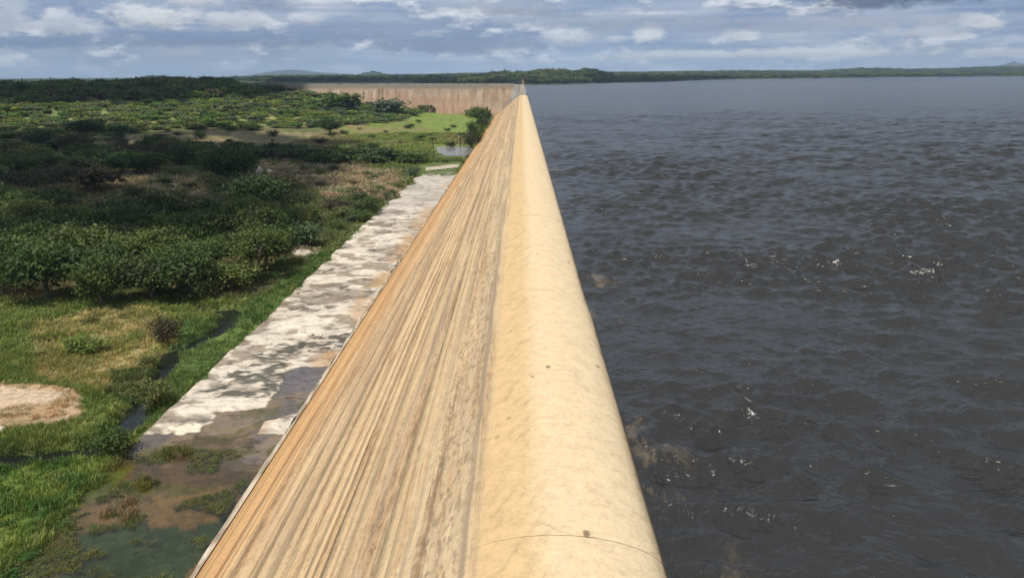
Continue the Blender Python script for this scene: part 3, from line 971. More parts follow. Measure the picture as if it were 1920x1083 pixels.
def leaf_quads(cent, size, rng, upb=.45, aspect=.55):
    n_ = len(cent)
    nv = rng.normal(size=(n_, 3)); nv[:, 2] = np.abs(nv[:, 2]) + upb
    nv /= np.linalg.norm(nv, axis=1)[:, None]
    a_ = rng.normal(size=(n_, 3)); t = np.cross(nv, a_); t /= np.linalg.norm(t, axis=1)[:, None] + 1e-9
    bt = np.cross(nv, t)
    sz_ = size * (.6 + .8 * rng.random(n_))[:, None]
    v = np.stack([cent - t * sz_, cent - bt * sz_ * aspect, cent + t * sz_, cent + bt * sz_ * aspect], 1).reshape(-1, 3)
    q = np.arange(n_ * 4).reshape(n_, 4)
    return v, q


def crown_mesh(name, seed, rx, rz, zc, clumps, per, cs_, leaf, flat=.6, lobes=5, up=.45):
    rng = np.random.default_rng(seed)
    lb = rng.normal(size=(lobes, 3)); lb[:, 2] = np.abs(lb[:, 2]) * .5
    lb /= np.linalg.norm(lb, axis=1)[:, None]
    cents, lv = [], []
    for i in range(clumps):
        dv = rng.normal(size=3); dv[2] = dv[2] * .8 + .25
        dv /= np.linalg.norm(dv)
        bulge = .62 + .42 * max(0, float((lb @ dv).max())) ** 4 + rng.uniform(-.12, .12)
        rad = bulge * (rng.random() ** .28)
        c0 = np.array([dv[0] * rx * rad, dv[1] * rx * rad, zc + dv[2] * rz * rad])
        c0[2] = max(c0[2], .12 * zc)
        k_ = int(per * rng.uniform(.6, 1.35))
        off = rng.normal(size=(k_, 3)) * cs_ * rng.uniform(.7, 1.25)
        off[:, 2] *= flat
        p = c0 + off
        cents.append(p)
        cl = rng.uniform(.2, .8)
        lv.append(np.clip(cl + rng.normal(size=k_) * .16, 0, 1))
    cents = np.concatenate(cents); lv = np.concatenate(lv)
    cents[:, 2] = np.maximum(cents[:, 2], .04)
    v, q = leaf_quads(cents, leaf, rng, up)
    me = bpy.data.meshes.new(name)
    fill_mesh(me, v, q, {'lv': ('FACE', lv)}, smooth=False)
    me.materials.append(m_leaf)
    return me


def tube(V, F, pts_, rads, seg=7):
    base = len(V)
    for i, (p, r_) in enumerate(zip(pts_, rads)):
        p = Vector(p)
        dq = (Vector(pts_[min(i + 1, len(pts_) - 1)]) - Vector(pts_[max(i - 1, 0)])).normalized()
        a_ = dq.orthogonal().normalized(); b_ = dq.cross(a_)
        for j in range(seg):
            t = 2 * math.pi * j / seg
            V.append(tuple(p + a_ * math.cos(t) * r_ + b_ * math.sin(t) * r_))
    for i in range(len(pts_) - 1):
        for j in range(seg):
            F.append((base + i * seg + j, base + i * seg + (j + 1) % seg, base + (i + 1) * seg + (j + 1) % seg, base + (i + 1) * seg + j))
    F.append(tuple(base + (len(pts_) - 1) * seg + j for j in range(seg)))


def trunk_mesh(name, seed, h, spread, r0, limbs=5, stems=1):
    rg = random.Random(seed)
    V, F = [], []
    for s_ in range(stems):
        sx, sy = (0, 0) if stems == 1 else (rg.uniform(-.15, .15) * spread, rg.uniform(-.15, .15) * spread)
        hh_ = h * .42
        top = (sx + rg.uniform(-.2, .2), sy + rg.uniform(-.2, .2), hh_)
        tube(V, F, [(sx, sy, -.3), (sx * 1.1, sy * 1.1, hh_ * .5), top], [r0 * 1.25, r0, r0 * .75])
        for l in range(limbs):
            a_ = 2 * math.pi * (l + rg.random() * .7) / limbs
            e = spread * rg.uniform(.45, .8)
            tip = (top[0] + math.cos(a_) * e, top[1] + math.sin(a_) * e, h * rg.uniform(.7, .95))
            mid = (top[0] + math.cos(a_) * e * .45, top[1] + math.sin(a_) * e * .45, hh_ + (tip[2] - hh_) * .6)
            tube(V, F, [top, mid, tip], [r0 * .6, r0 * .35, r0 * .1], 5)
    me = bpy.data.meshes.new(name); me.from_pydata(V, [], F); me.update()
    me.materials.append(m_bark)
    return me


# kinds: (crown, trunk, nominal width, nominal height)
KIND = {}
for i in range(4):
    KIND['tree%d' % i] = (crown_mesh('tree_crown', 20 + i, 3.0, 1.7, 2.3, 85, 42, .50, .17, .55, 6), trunk_mesh('tree_trunk', 60 + i, 3.6, 2.6, .17), 6.4, 4.2)
KIND['tree4'] = (crown_mesh('tree_crown', 27, 2.9, 1.5, 2.7, 40, 36, .40, .15, .5, 8), trunk_mesh('tree_trunk', 67, 3.9, 2.8, .13, 8, 2), 6.4, 4.4)
for i in range(3):
    KIND['shrub%d' % i] = (crown_mesh('shrub_crown', 30 + i, 1.25, .8, .75, 34, 40, .24, .085, .65, 5), trunk_mesh('shrub_stem', 70 + i, 1.3, 1.0, .045, 4, 3), 2.7, 1.8)
for i in range(3):
    KIND['far%d' % i] = (crown_mesh('far_crown', 40 + i, 3.0, 1.9, 2.1, 42, 16, .58, .42, .6, 5), trunk_mesh('far_trunk', 80 + i, 3.4, 2.2, .2, 4), 6.6, 4.4)
KIND['weed0'] = (crown_mesh('weed', 50, .42, .4, .3, 14, 26, .15, .06, .9, 4, .1), None, 1.1, .8)
KIND['weed1'] = (crown_mesh('weed', 51, .6, .3, .2, 12, 26, .14, .05, .8, 4, .1), None, 1.2, .6)


def fan_mesh():
    """crown of drooping palm fronds"""
    rg = random.Random(5)
    V, F, L = [], [], []
    for i in range(16):
        a_ = 2 * math.pi * i / 16 + rg.uniform(-.2, .2)
        el = rg.uniform(.1, 1.1)
        last = None
        for s_ in range(6):
            t = s_ / 5
            rr_ = 1.5 * t * math.cos(el * (1 - t * .3)); z_ = 3.2 + 1.1 * t * math.sin(el) - 1.1 * t * t
            wd = .22 * math.sin(math.pi * min(1, t * .9 + .12))
            c_ = Vector((math.cos(a_) * rr_, math.sin(a_) * rr_, z_)); s2 = Vector((-math.sin(a_), math.cos(a_), 0)) * wd
            V += [tuple(c_ - s2), tuple(c_ + Vector((0, 0, .07))), tuple(c_ + s2)]
            if s_:
                k_ = len(V) - 6
                F += [(k_, k_ + 1, k_ + 4, k_ + 3), (k_ + 1, k_ + 2, k_ + 5, k_ + 4)]
    me = bpy.data.meshes.new('palm_fronds')
    fill_mesh(me, np.array(V), np.array(F), {'lv': ('FACE', np.random.default_rng(3).random(len(F)))}, False)
    me.materials.append(m_leaf)
    V2, F2 = [], []
    tube(V2, F2, [(0, 0, -.2), (.06, .03, 1.6), (0, 0, 3.3)], [.16, .11, .1], 8)
    m2 = bpy.data.meshes.new('palm_trunk'); m2.from_pydata(V2, [], F2); m2.update(); m2.materials.append(m_bark)
    return me, m2


KIND['palm0'] = (*fan_mesh(), 3.0, 4.4)

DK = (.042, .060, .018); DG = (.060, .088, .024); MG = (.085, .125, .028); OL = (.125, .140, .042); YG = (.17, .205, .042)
GG = (.10, .125, .075); BR = (.085, .068, .038); BG_ = (.06, .13, .025); LG = (.10, .165, .045); FADE = (.14, .16, .08)
n_trees = 0
TNAME = {DK: 'blackish green', DG: 'dark green', MG: 'mid green', OL: 'olive', YG: 'yellow-green', GG: 'grey-green', BR: 'brownish', BG_: 'fresh green', LG: 'light green'}


def put_plant(kind, x, y, width, hgt, tint, label, cat, group=None, rz=None, name=None, z=None):
    global n_trees
    cr, tk, kw, kh = KIND[kind]
    nm = name or {'tree': 'tree', 'shrub': 'shrub', 'far': 'tree', 'weed': 'weed_clump', 'palm': 'palm_tree'}[kind.rstrip('0123456789')]
    zz = float(height(x, y)) if z is None else z
    rz = random.uniform(0, 6.28) if rz is None else rz
    sx_, sz_ = width / kw, hgt / kh
    tint = tuple(min(1, t * random.uniform(.88, 1.12)) for t in tint)
    if tk is None:
        o = bpy.data.objects.new(nm, cr); COL.objects.link(o)
        o.location = (x, y, zz - .03); o.rotation_euler = (0, 0, rz); o.scale = (sx_, sx_, sz_); o.color = (*tint, 1)
    else:
        o = empty(nm, (x, y, zz - .05), rz); o.scale = (sx_, sx_, sz_)
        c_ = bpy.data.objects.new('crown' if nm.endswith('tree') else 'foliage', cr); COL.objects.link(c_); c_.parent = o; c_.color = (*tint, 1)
        t_ = bpy.data.objects.new('trunk' if nm.endswith('tree') else 'stem', tk); COL.objects.link(t_); t_.parent = o
    tag(o, label, cat, group)
    n_trees += 1
    return o


# ---- plants one can point at: (kind, base x, base y, width px, height px, tint, label, category)
HAND = [
    ('tree0', 620, 252, 52, 32, DK, 'lone dark round tree standing in the sunlit field before the thicket', 'tree'),
    ('tree1', 886, 212, 54, 28, MG, 'rounded green tree alone at the foot of the long brown wall', 'tree'),
    ('shrub0', 913, 232, 20, 36, DK, 'tall slim dark bush squeezed between the bright grass and the dam face', 'shrub'),
    ('tree2', 165, 262, 72, 40, DK, 'dark spreading tree at the lower edge of the pale green slope', 'tree'),
    ('tree3', 312, 438, 128, 86, DK, 'broad dark rounded tree, the largest single crown in the shaded valley', 'tree'),
    ('tree0', 430, 350, 104, 82, DK, 'tall dark tree left of the pale rock outcrop', 'tree'),
    ('tree1', 485, 402, 128, 80, DG, 'wide dark green tree just below the pale rock outcrop', 'tree'),
    ('shrub1', 530, 362, 76, 42, BR, 'brownish bare bush right beside the pale rock outcrop', 'shrub'),
    ('shrub0', 214, 850, 92, 76, MG, 'leafy green bush leaning over the stream at the near corner of the apron', 'shrub'),
    ('shrub1', 308, 640, 66, 62, BR, 'brown and green bush on the bend of the narrow stream', 'shrub'),
    ('shrub2', 162, 662, 84, 44, YG, 'low yellowish bush in the middle of the sunlit meadow', 'shrub'),
    ('shrub0', 288, 762, 92, 70, OL, 'dark olive bush pressed against the white part of the apron', 'shrub'),
    ('shrub2', 578, 462, 80, 62, GG, 'pale grey-green bush above the small bare patch near the apron', 'shrub'),
    ('shrub1', 568, 425, 50, 36, YG, 'bright yellow-green bush behind the pale grey-green one', 'shrub'),
    ('tree2', 500, 506, 124, 88, DG, 'dense dark tree beside the grass strip left of the apron', 'tree'),
    ('tree3', 432, 542, 118, 58, OL, 'olive tree with a yellowish top at the front of the thicket', 'tree'),
    ('tree0', 90, 560, 168, 120, DG, 'big dark green tree at the left front of the thicket', 'tree'),
    ('tree1', 285, 560, 128, 88, DG, 'dark tree overlooking the sunlit meadow from the thicket front', 'tree'),
    ('tree2', 190, 572, 118, 100, DG, 'dark tree at the thicket front above the low yellowish bush', 'tree'),
    ('shrub2', 372, 560, 84, 52, DG, 'low dark bush at the stream head below the thicket', 'shrub'),
    ('shrub1', 700, 402, 66, 42, DG, 'dark bush touching the far part of the white apron', 'shrub'),
    ('shrub0', 640, 412, 60, 32, OL, 'olive bush a little left of the far part of the apron', 'shrub'),
    ('shrub2', 556, 412, 38, 34, GG, 'small grey-leaved bush in the shade above the yellow-green one', 'shrub'),
    ('palm0', 813, 290, 22, 42, DK, 'small dark palm-like plant at the left end of the pale pond', 'palm'),
    ('shrub0', 846, 276, 26, 14, DK, 'low dark bush on the far edge of the pale pond', 'shrub'),
    ('palm0', 863, 276, 22, 34, DG, 'dark palm-like plant rising behind the pale pond', 'palm'),
    ('shrub1', 884, 277, 44, 38, DK, 'dark bush between the pale pond and the dam face', 'shrub'),
    ('tree1', 896, 232, 52, 34, MG, 'bushy green tree against the dam, third beyond the pond', 'tree'),
    ('shrub2', 893, 260, 44, 40, MG, 'green bush on the dam face just beyond the pond', 'shrub'),
    ('shrub0', 904, 246, 34, 36, DK, 'dark bush against the dam, second beyond the pond', 'shrub'),
    ('tree3', 590, 300, 90, 26, DK, 'flat dark bush mass in the shade at the edge of the sunlit field', 'tree'),
    ('shrub2', 690, 288, 58, 24, DG, 'dark low bush out in the sunlit field', 'shrub'),
    ('far0', 730, 216, 78, 34, GG, 'grey-green tree clump near the base of the brown wall', 'tree'),
    ('far1', 800, 210, 50, 18, OL, 'olive low tree directly under the brown wall', 'tree'),
    ('far2', 640, 208, 90, 36, MG, 'green tree rising in front of the left part of the brown wall', 'tree'),
    ('far0', 295, 152, 60, 12, DK, 'dark flat-topped tree on the skyline, the highest on the left hill', 'tree'),
    ('shrub2', 880, 388, 10, 6, DG, 'tiny dark weed', 'shrub'),
]
HAND.pop()
plants_xy = []
for (k_, x, y, wp, hp, tint, lab, cat) in HAND:
    X, Y, dist_ = unproject(x, y)
    dpt = float(project(np.array(X), np.array(Y), np.array(0.))[2])
    wd = wp * dpt / FPX; hg = hp * dpt / FPX
    if X > -19.3 and 33 < Y < 139: X = -19.5
    put_plant(k_, X, Y, wd, hg, tint, lab, cat)
    plants_xy.append((X, Y, wd * .4))

# ---- the rest, scattered by zone: polygon on the photograph's ground, spacing in metres, sizes, tints, label
ZONES = [
    # dense thicket, near
    ([(-260, 420), (0, 415), (150, 425), (330, 435), (470, 420), (560, 470), (520, 512), (430, 545), (330, 562), (180, 575), (-260, 600)],
     4.1, ('tree0', 'tree1', 'tree2', 'tree3', 'tree4', 'tree4'), (4.0, 7.0), (.58, .75), (DG, DK, DG, MG, OL, MG), 'tree of the dense thicket above the meadow', 'tree', 'trees of the dense thicket above the meadow'),
    # shaded valley
    ([(-260, 270), (0, 268), (150, 270), (350, 285), (380, 330), (260, 345), (180, 420), (-260, 420)],
     7.6, ('tree0', 'tree2', 'tree4', 'far1'), (4.5, 8.0), (.5, .66), (DG, OL, BR, DK, MG), 'tree in the shaded valley', 'tree', 'dark trees of the shaded valley'),
    ([(330, 280), (560, 285), (700, 290), (790, 308), (740, 335), (600, 310), (470, 315), (400, 330)],
     4.6, ('far0', 'far1', 'far2'), (4.0, 7.5), (.32, .5), (DK, DG, DG), 'bush in the shaded hollow beyond the pale outcrop', 'shrub', 'bushes of the shaded hollow'),
    ([(380, 350), (560, 365), (690, 380), (640, 420), (560, 440), (470, 425), (400, 400)],
     6.0, ('shrub0', 'shrub1', 'tree3'), (2.5, 5.5), (.5, .7), (DG, OL, DK, BR), 'bush between pale rocks and apron', 'shrub', 'bushes between pale rocks and apron'),
    ([(640, 380), (740, 350), (790, 318), (800, 335), (690, 415), (640, 460), (600, 470), (600, 430)],
     3.4, ('shrub0', 'shrub1', 'shrub2'), (1.6, 3.2), (.5, .75), (DG, OL, MG, GG), 'bush beside the far apron', 'shrub', 'small bushes beside the far half of the apron'),
    # stony slope
    ([(540, 315), (740, 325), (720, 372), (600, 360)],
     5.5, ('shrub0', 'shrub1'), (1.5, 3.0), (.45, .6), (BR, OL, DG), 'dry bush on the pinkish stony slope', 'shrub', 'dry bushes on the stony slope'),
    ([(190, 255), (640, 250), (620, 282), (300, 285)],
     17, ('shrub0', 'shrub2'), (3, 5), (.4, .6), (DK, DG), 'bush dotting the dry brown field', 'shrub', 'bushes dotted over the dry brown field'),
    ([(640, 240), (800, 225), (900, 240), (800, 290), (700, 310), (640, 290)],
     16, ('shrub0', 'shrub2'), (1.5, 4.0), (.35, .5), (MG, OL, DG), 'bush dotting the sunlit far field', 'shrub', 'bushes dotted over the sunlit field'),
    # near meadow shrubs
    ([(-200, 600), (60, 595), (290, 575), (330, 610), (300, 700), (150, 700), (0, 715), (-200, 715)],
     3.4, ('shrub1', 'shrub2', 'weed0'), (.8, 1.7), (.4, .6), (OL, YG, MG, YG), 'weed clump in the sunlit meadow', 'weeds', 'weed clumps in the sunlit meadow'),
    ([(440, 530), (600, 455), (640, 470), (560, 560), (470, 620), (430, 600)],
     1.9, ('weed0', 'shrub0', 'weed1'), (.9, 1.7), (.4, .55), (BG_, BG_, MG), 'weed clump lining the middle of the apron', 'weeds', 'lush weed clumps lining the apron'),
    ([(-200, 880), (120, 890), (200, 890), (170, 950), (110, 1010), (70, 1090), (-200, 1090)],
     1.25, ('weed0', 'weed1', 'shrub2'), (.5, 1.15), (.4, .6), (LG, BG_, YG), 'leafy weed clump in the nearest green corner', 'weeds', 'weed clumps in the nearest green corner'),
]


CLEAR = [[(806, 271), (895, 271), (890, 298), (815, 298)], [(785, 304), (870, 304), (866, 350), (770, 350)]]


def clear_of(px, py):
    r = np.zeros(np.shape(px), bool)
    for q in CLEAR: r |= inpoly(px, py, q)
    return r


def scatter(poly, spacing, maxn=4000, xr=(-420, -12), yr=(14, 420), seed=1, border=0.0):
    rng = np.random.default_rng(seed)
    # limit the search box to the polygon's own footprint
    vs = [unproject(min(max(x, -300), 2000), min(max(y, 152), 1095))[:2] for x, y in poly]
    ax, bx_ = min(v[0] for v in vs), max(v[0] for v in vs)
    ay, by_ = min(v[1] for v in vs), max(v[1] for v in vs)
    mx_ = .1 * max(bx_ - ax, by_ - ay) + 2
    ax, bx_, ay, by_ = ax - mx_, bx_ + mx_, ay - mx_, by_ + mx_
    nxs, nys = int((bx_ - ax) / spacing) + 1, int((by_ - ay) / spacing) + 1
    gx, gy = np.meshgrid(np.arange(nxs), np.arange(nys))
    X = ax + (gx + rng.random(gx.shape)) * spacing; Y = ay + (gy + rng.random(gy.shape)) * spacing
    X, Y = X.ravel(), Y.ravel()
    Z = height(X, Y)
    px, py, dpt = project(X, Y, Z)
    ok = inpoly(px, py, poly) & (Y > 10) & ~clear_of(px, py)
    ok &= ~((X > -18.9) & (X < 4) & (Y > 33) & (Y < 139)) & ~((X > -12.6) & (Y < END + 4))
    sd = seg_dist(X, Y, STREAM, SW)
    ok &= (sd > .5) | (Y > 90)
    return X[ok], Y[ok], Z[ok], dpt[ok]


cand = []
for zi, (poly, sp__, kinds, wr, hr, tints, lab, cat, grp) in enumerate(ZONES):
    X, Y, Z, D = scatter(poly, sp__, seed=100 + zi)
    for x, y, z_, d_ in zip(X, Y, Z, D):
        qx_, qy_, _q = project(np.array(x), np.array(y), np.array(z_))
        if zi in (1, 2, 3) and random.random() < .8 and (inpoly(qx_, qy_, [(190, 330), (385, 326), (410, 378), (220, 370)]) or inpoly(qx_, qy_, [(480, 300), (760, 314), (740, 378), (590, 374), (480, 338)])): continue
        if any((x - a) ** 2 + (y - b_) ** 2 < (r_ * 1.1) ** 2 for a, b_, r_ in plants_xy): continue
        wd = random.uniform(*wr); cand.append((wd / d_, zi, x, y, z_, wd))
cand.sort(reverse=True)
stuff_pts = []
tree_n = shrub_n = weed_n = 0
for (_, zi, x, y, z_, wd) in cand:
    poly, sp__, kinds, wr, hr, tints, lab, cat, grp = ZONES[zi]
    k_ = random.choice(kinds); tint = random.choice(tints); hg = wd * random.uniform(*hr)
    px, py, _d = project(np.array(x), np.array(y), np.array(z_))
    seen = -60 < px < 1930 and py < 1110
    nm = {'tree': 'tree', 'shrub': 'shrub', 'weeds': 'weed_clump'}[cat]
    cnt = {'tree': tree_n, 'shrub': shrub_n, 'weeds': weed_n}[cat]
    if seen and cnt < {'tree': 230, 'shrub': 240, 'weeds': 280}[cat]:
        if cat == 'tree': tree_n += 1
        elif cat == 'shrub': shrub_n += 1
        else: weed_n += 1
        lo, hi = wr
        size = 'small ' if wd < lo + (hi - lo) / 3 else ('large ' if wd > lo + (hi - lo) * 2 / 3 else '')
        xs_ = [p[0] for p in poly]; ys2 = [p[1] for p in poly]
        l_, r2 = max(0, min(xs_)), max(xs_); tx = (px - l_) / (r2 - l_); ty = (py - min(ys2)) / (max(ys2) - min(ys2))
        place = ('front' if ty > .6 else ('back' if ty < .35 else 'middle')) + ' ' + ('left' if tx < .25 else 'right' if tx > .75 else 'centre left' if tx < .5 else 'centre right')
        put_plant(k_, x, y, wd, hg, tint, '%s%s %s, %s' % (size, TNAME[tint], lab, place), cat, grp, name=nm, z=z_)
    else:
        stuff_pts.append((k_, x, y, z_, wd, hg, tint))

# ---- instanced masses
_src = {}


def instance_object(name, pts_list, label, keys):
    """one object of kind stuff: pts (kind, x, y, z, width, height, tint) instanced with geometry nodes"""
    ckey = tuple(keys)
    if ckey not in _src:
        coll = bpy.data.collections.new('source_' + '_'.join(keys))
        for i, k_ in enumerate(keys):
            o = bpy.data.objects.new('%02d_%s' % (i, k_), KIND[k_][0]); coll.objects.link(o)
        _src[ckey] = coll
    coll = _src[ckey]
    P_ = np.array([(p[1], p[2], p[3] - .04) for p in pts_list], np.float32)
    me = bpy.data.meshes.new(name)
    me.vertices.add(len(P_)); me.vertices.foreach_set('co', P_.ravel())
    idx = {k_: i for i, k_ in enumerate(keys)}
    a = me.attributes.new('pick', 'INT', 'POINT'); a.data.foreach_set('value', np.array([idx[p[0]] for p in pts_list], np.int32))
    sc_ = np.array([(p[4] / KIND[p[0]][2], p[4] / KIND[p[0]][2], p[5] / KIND[p[0]][3]) for p in pts_list], np.float32)
    a = me.attributes.new('scl', 'FLOAT_VECTOR', 'POINT'); a.data.foreach_set('vector', sc_.ravel())
    rt = np.zeros((len(P_), 3), np.float32); rt[:, 2] = RNG.random(len(P_)) * 6.28
    a = me.attributes.new('rot', 'FLOAT_VECTOR', 'POINT'); a.data.foreach_set('vector', rt.ravel())
    tn = np.ones((len(P_), 4), np.float32); tn[:, :3] = np.array([p[6] for p in pts_list]) * (.85 + .3 * RNG.random((len(P_), 1)))
    a = me.attributes.new('tint', 'FLOAT_COLOR', 'POINT'); a.data.foreach_set('color', tn.ravel())
    o = link(name, me)
    ng = bpy.data.node_groups.new(name + '_nodes', 'GeometryNodeTree')
    ng.interface.new_socket('Geometry', in_out='INPUT', socket_type='NodeSocketGeometry')
    ng.interface.new_socket('Geometry', in_out='OUTPUT', socket_type='NodeSocketGeometry')
    gi = ng.nodes.new('NodeGroupInput'); go = ng.nodes.new('NodeGroupOutput')
    ci = ng.nodes.new('GeometryNodeCollectionInfo'); ci.inputs['Collection'].default_value = coll
    ci.inputs['Separate Children'].default_value = True; ci.inputs['Reset Children'].default_value = True
    ip = ng.nodes.new('GeometryNodeInstanceOnPoints')
    ip.inputs['Pick Instance'].default_value = True

    def na(nm, tp):
        q = ng.nodes.new('GeometryNodeInputNamedAttribute'); q.data_type = tp; q.inputs['Name'].default_value = nm
        return next(s_ for s_ in q.outputs if s_.enabled and s_.name == 'Attribute')
    ng.links.new(gi.outputs[0], ip.inputs['Points'])
    ng.links.new(ci.outputs[0], ip.inputs['Instance'])
    ng.links.new(na('pick', 'INT'), ip.inputs['Instance Index'])
    ng.links.new(na('rot', 'FLOAT_VECTOR'), ip.inputs['Rotation'])
    ng.links.new(na('scl', 'FLOAT_VECTOR'), ip.inputs['Scale'])
    ng.links.new(ip.outputs[0], go.inputs[0])
    md = o.modifiers.new('scatter', 'NODES'); md.node_group = ng
    tag(o, label, kind='stuff')
    return o


def pick_many(poly, spacing, kinds, wr, hr, tints, seed, cap=60000):
    X, Y, Z, D = scatter(poly, spacing, seed=seed)
    rg = random.Random(seed)
    out = []
    for x, y, z_ in zip(X, Y, Z):
        wd = rg.uniform(*wr)
        out.append((rg.choice(kinds), x, y, z_, wd, wd * rg.uniform(*hr), rg.choice(tints)))
    return out


FAR = ('far0', 'far1', 'far2')
# sunlit band of scrub on the slope
scrub = pick_many([(-260, 205), (0, 203), (130, 196), (420, 188), (600, 172), (640, 190), (730, 205), (800, 208), (760, 226), (640, 238), (480, 244), (300, 246), (150, 258), (-260, 268)],
                  4.2, FAR, (3.0, 6.5), (.28, .46), (YG, LG, YG, FADE, OL, GG, LG, FADE, (.20, .23, .06)), 201)
# dark hillside above it
hill = pick_many([(-260, 150), (0, 150), (300, 146), (420, 152), (455, 166), (560, 174), (420, 190), (130, 198), (0, 206), (-260, 208)],
                 5.4, FAR, (4.0, 8.5), (.42, .62), (DG, MG, DG, OL, BR, MG), 202)
val = pick_many([(-260, 262), (300, 262), (560, 282), (600, 300), (300, 420), (-260, 420)], 7.5, ('shrub0', 'shrub1', 'shrub2'), (1.5, 3.5), (.4, .6), (DG, OL, BR, MG), 203)
# skyline hill beyond what the picture marks hold
rg = np.random.default_rng(9)
for i in range(2600):
    az_ = R(rg.uniform(-48, -22.5)); r_ = rg.uniform(380, 700)
    x, y = r_ * math.sin(az_), r_ * math.cos(az_)
    wd = rg.uniform(4, 9)
    hill.append((random.choice(FAR), x, y, float(height(x, y)), wd, wd * rg.uniform(.45, .75), random.choice((DG, MG, DG, OL, DK))))
instance_object('scrub', scrub, 'pale green scrub covering the sunlit slope', FAR)
instance_object('hillside_wood', hill, 'dark scrubby wood covering the hillside up to the skyline', FAR)
instance_object('undergrowth', val + [p for p in stuff_pts if p[0].startswith('shrub')], 'low undergrowth between the dark trees of the valley', ('shrub0', 'shrub1', 'shrub2'))
rest = [p for p in stuff_pts if not p[0].startswith('shrub')]
keys = tuple(sorted({p[0] for p in rest}))
if rest: instance_object('distant_thicket', rest, 'mass of smaller trees between the nearer ones', keys)

# far shore wood
far = []
X = []; az_ = rg.uniform(-22, 38, 26000)
r0_ = rg.random(26000) ** 1.7
r_ = 745 + r0_ * 3300
x = r_ * np.sin(np.radians(az_)); y = r_ * np.cos(np.radians(az_))
z = height(x, y)
ok = (z > WATER + .5)
# thinner where it is far
for xx_, yy__, zz_, rr_ in zip(x[ok], y[ok], z[ok], r_[ok]):
    wd = rg.uniform(5, 11) * (1 + rr_ / 2500)
    far.append((FAR[rg.integers(3)], xx_, yy__, zz_, wd, wd * rg.uniform(.42, .7) / (1 + rr_ / 6000), (DK, MG, DG, OL, DG, DK)[rg.integers(6)]))
# knoll and low ridge right behind the dam end get a closer cover
for (azc, rc, wa, wr_, nn) in [(4.9, 965, 1.5, 70, 420), (-1.6, 850, 2.2, 70, 420), (1.8, 980, 2.6, 90, 380), (-6.5, 890, 2.0, 60, 200)]:
    for i in range(nn):
        a_ = R(azc + rg.normal() * wa * .7); q = rc + rg.normal() * wr_ * .7
        xx_, yy__ = q * math.sin(a_), q * math.cos(a_); zz_ = float(height(xx_, yy__))
        if zz_ < WATER + .4: continue
        wd = rg.uniform(4, 9)
        far.append((FAR[rg.integers(3)], xx_, yy__, zz_, wd, wd * rg.uniform(.45, .75), (DG, MG, DK, OL)[rg.integers(4)]))
instance_object('far_wood', far, 'green wood along the far shore of the lake', FAR)

# ------------------------------------------------------------------ grass
def tuft_mesh(name, seed, nbl, h, sp__, wd):
    rg = np.random.default_rng(seed)
    V, F, L = [], [], []
    for i in range(nbl):
        a_ = rg.random() * 6.28; r_ = rg.random() ** .5 * sp__
        bx_, by_ = math.cos(a_) * r_, math.sin(a_) * r_
        ln = h * rg.uniform(.5, 1.15); t = rg.random() * 6.28; lean = rg.uniform(.1, .75) * ln
        wx, wy = math.cos(t + 1.57) * wd, math.sin(t + 1.57) * wd
        mx_, my_ = bx_ + math.cos(t) * lean * .4, by_ + math.sin(t) * lean * .4
        tx, ty = bx_ + math.cos(t) * lean, by_ + math.sin(t) * lean
        k_ = len(V)
        V += [(bx_ - wx, by_ - wy, 0), (bx_ + wx, by_ + wy, 0), (mx_ + wx * .8, my_ + wy * .8, ln * .6), (mx_ - wx * .8, my_ - wy * .8, ln * .6),
              (tx + wx * .15, ty + wy * .15, ln * .92), (tx - wx * .15, ty - wy * .15, ln * .92)]
        F += [(k_, k_ + 1, k_ + 2, k_ + 3), (k_ + 3, k_ + 2, k_ + 4, k_ + 5)]
        v_ = rg.random(); L += [v_ * .8, v_]
    me = bpy.data.meshes.new(name)
    fill_mesh(me, np.array(V), np.array(F), {'lv': ('FACE', np.array(L))}, False)
    me.materials.append(m_leaf)
    return me


KIND['grass0'] = (tuft_mesh('tuft', 1, 26, .30, .24, .014), None, .6, .3)
KIND['grass1'] = (tuft_mesh('tuft', 2, 22, .42, .20, .018), None, .5, .4)
KIND['grass2'] = (tuft_mesh('tuft', 3, 30, .22, .32, .016), None, .7, .22)
GR = ('grass0', 'grass1', 'grass2')


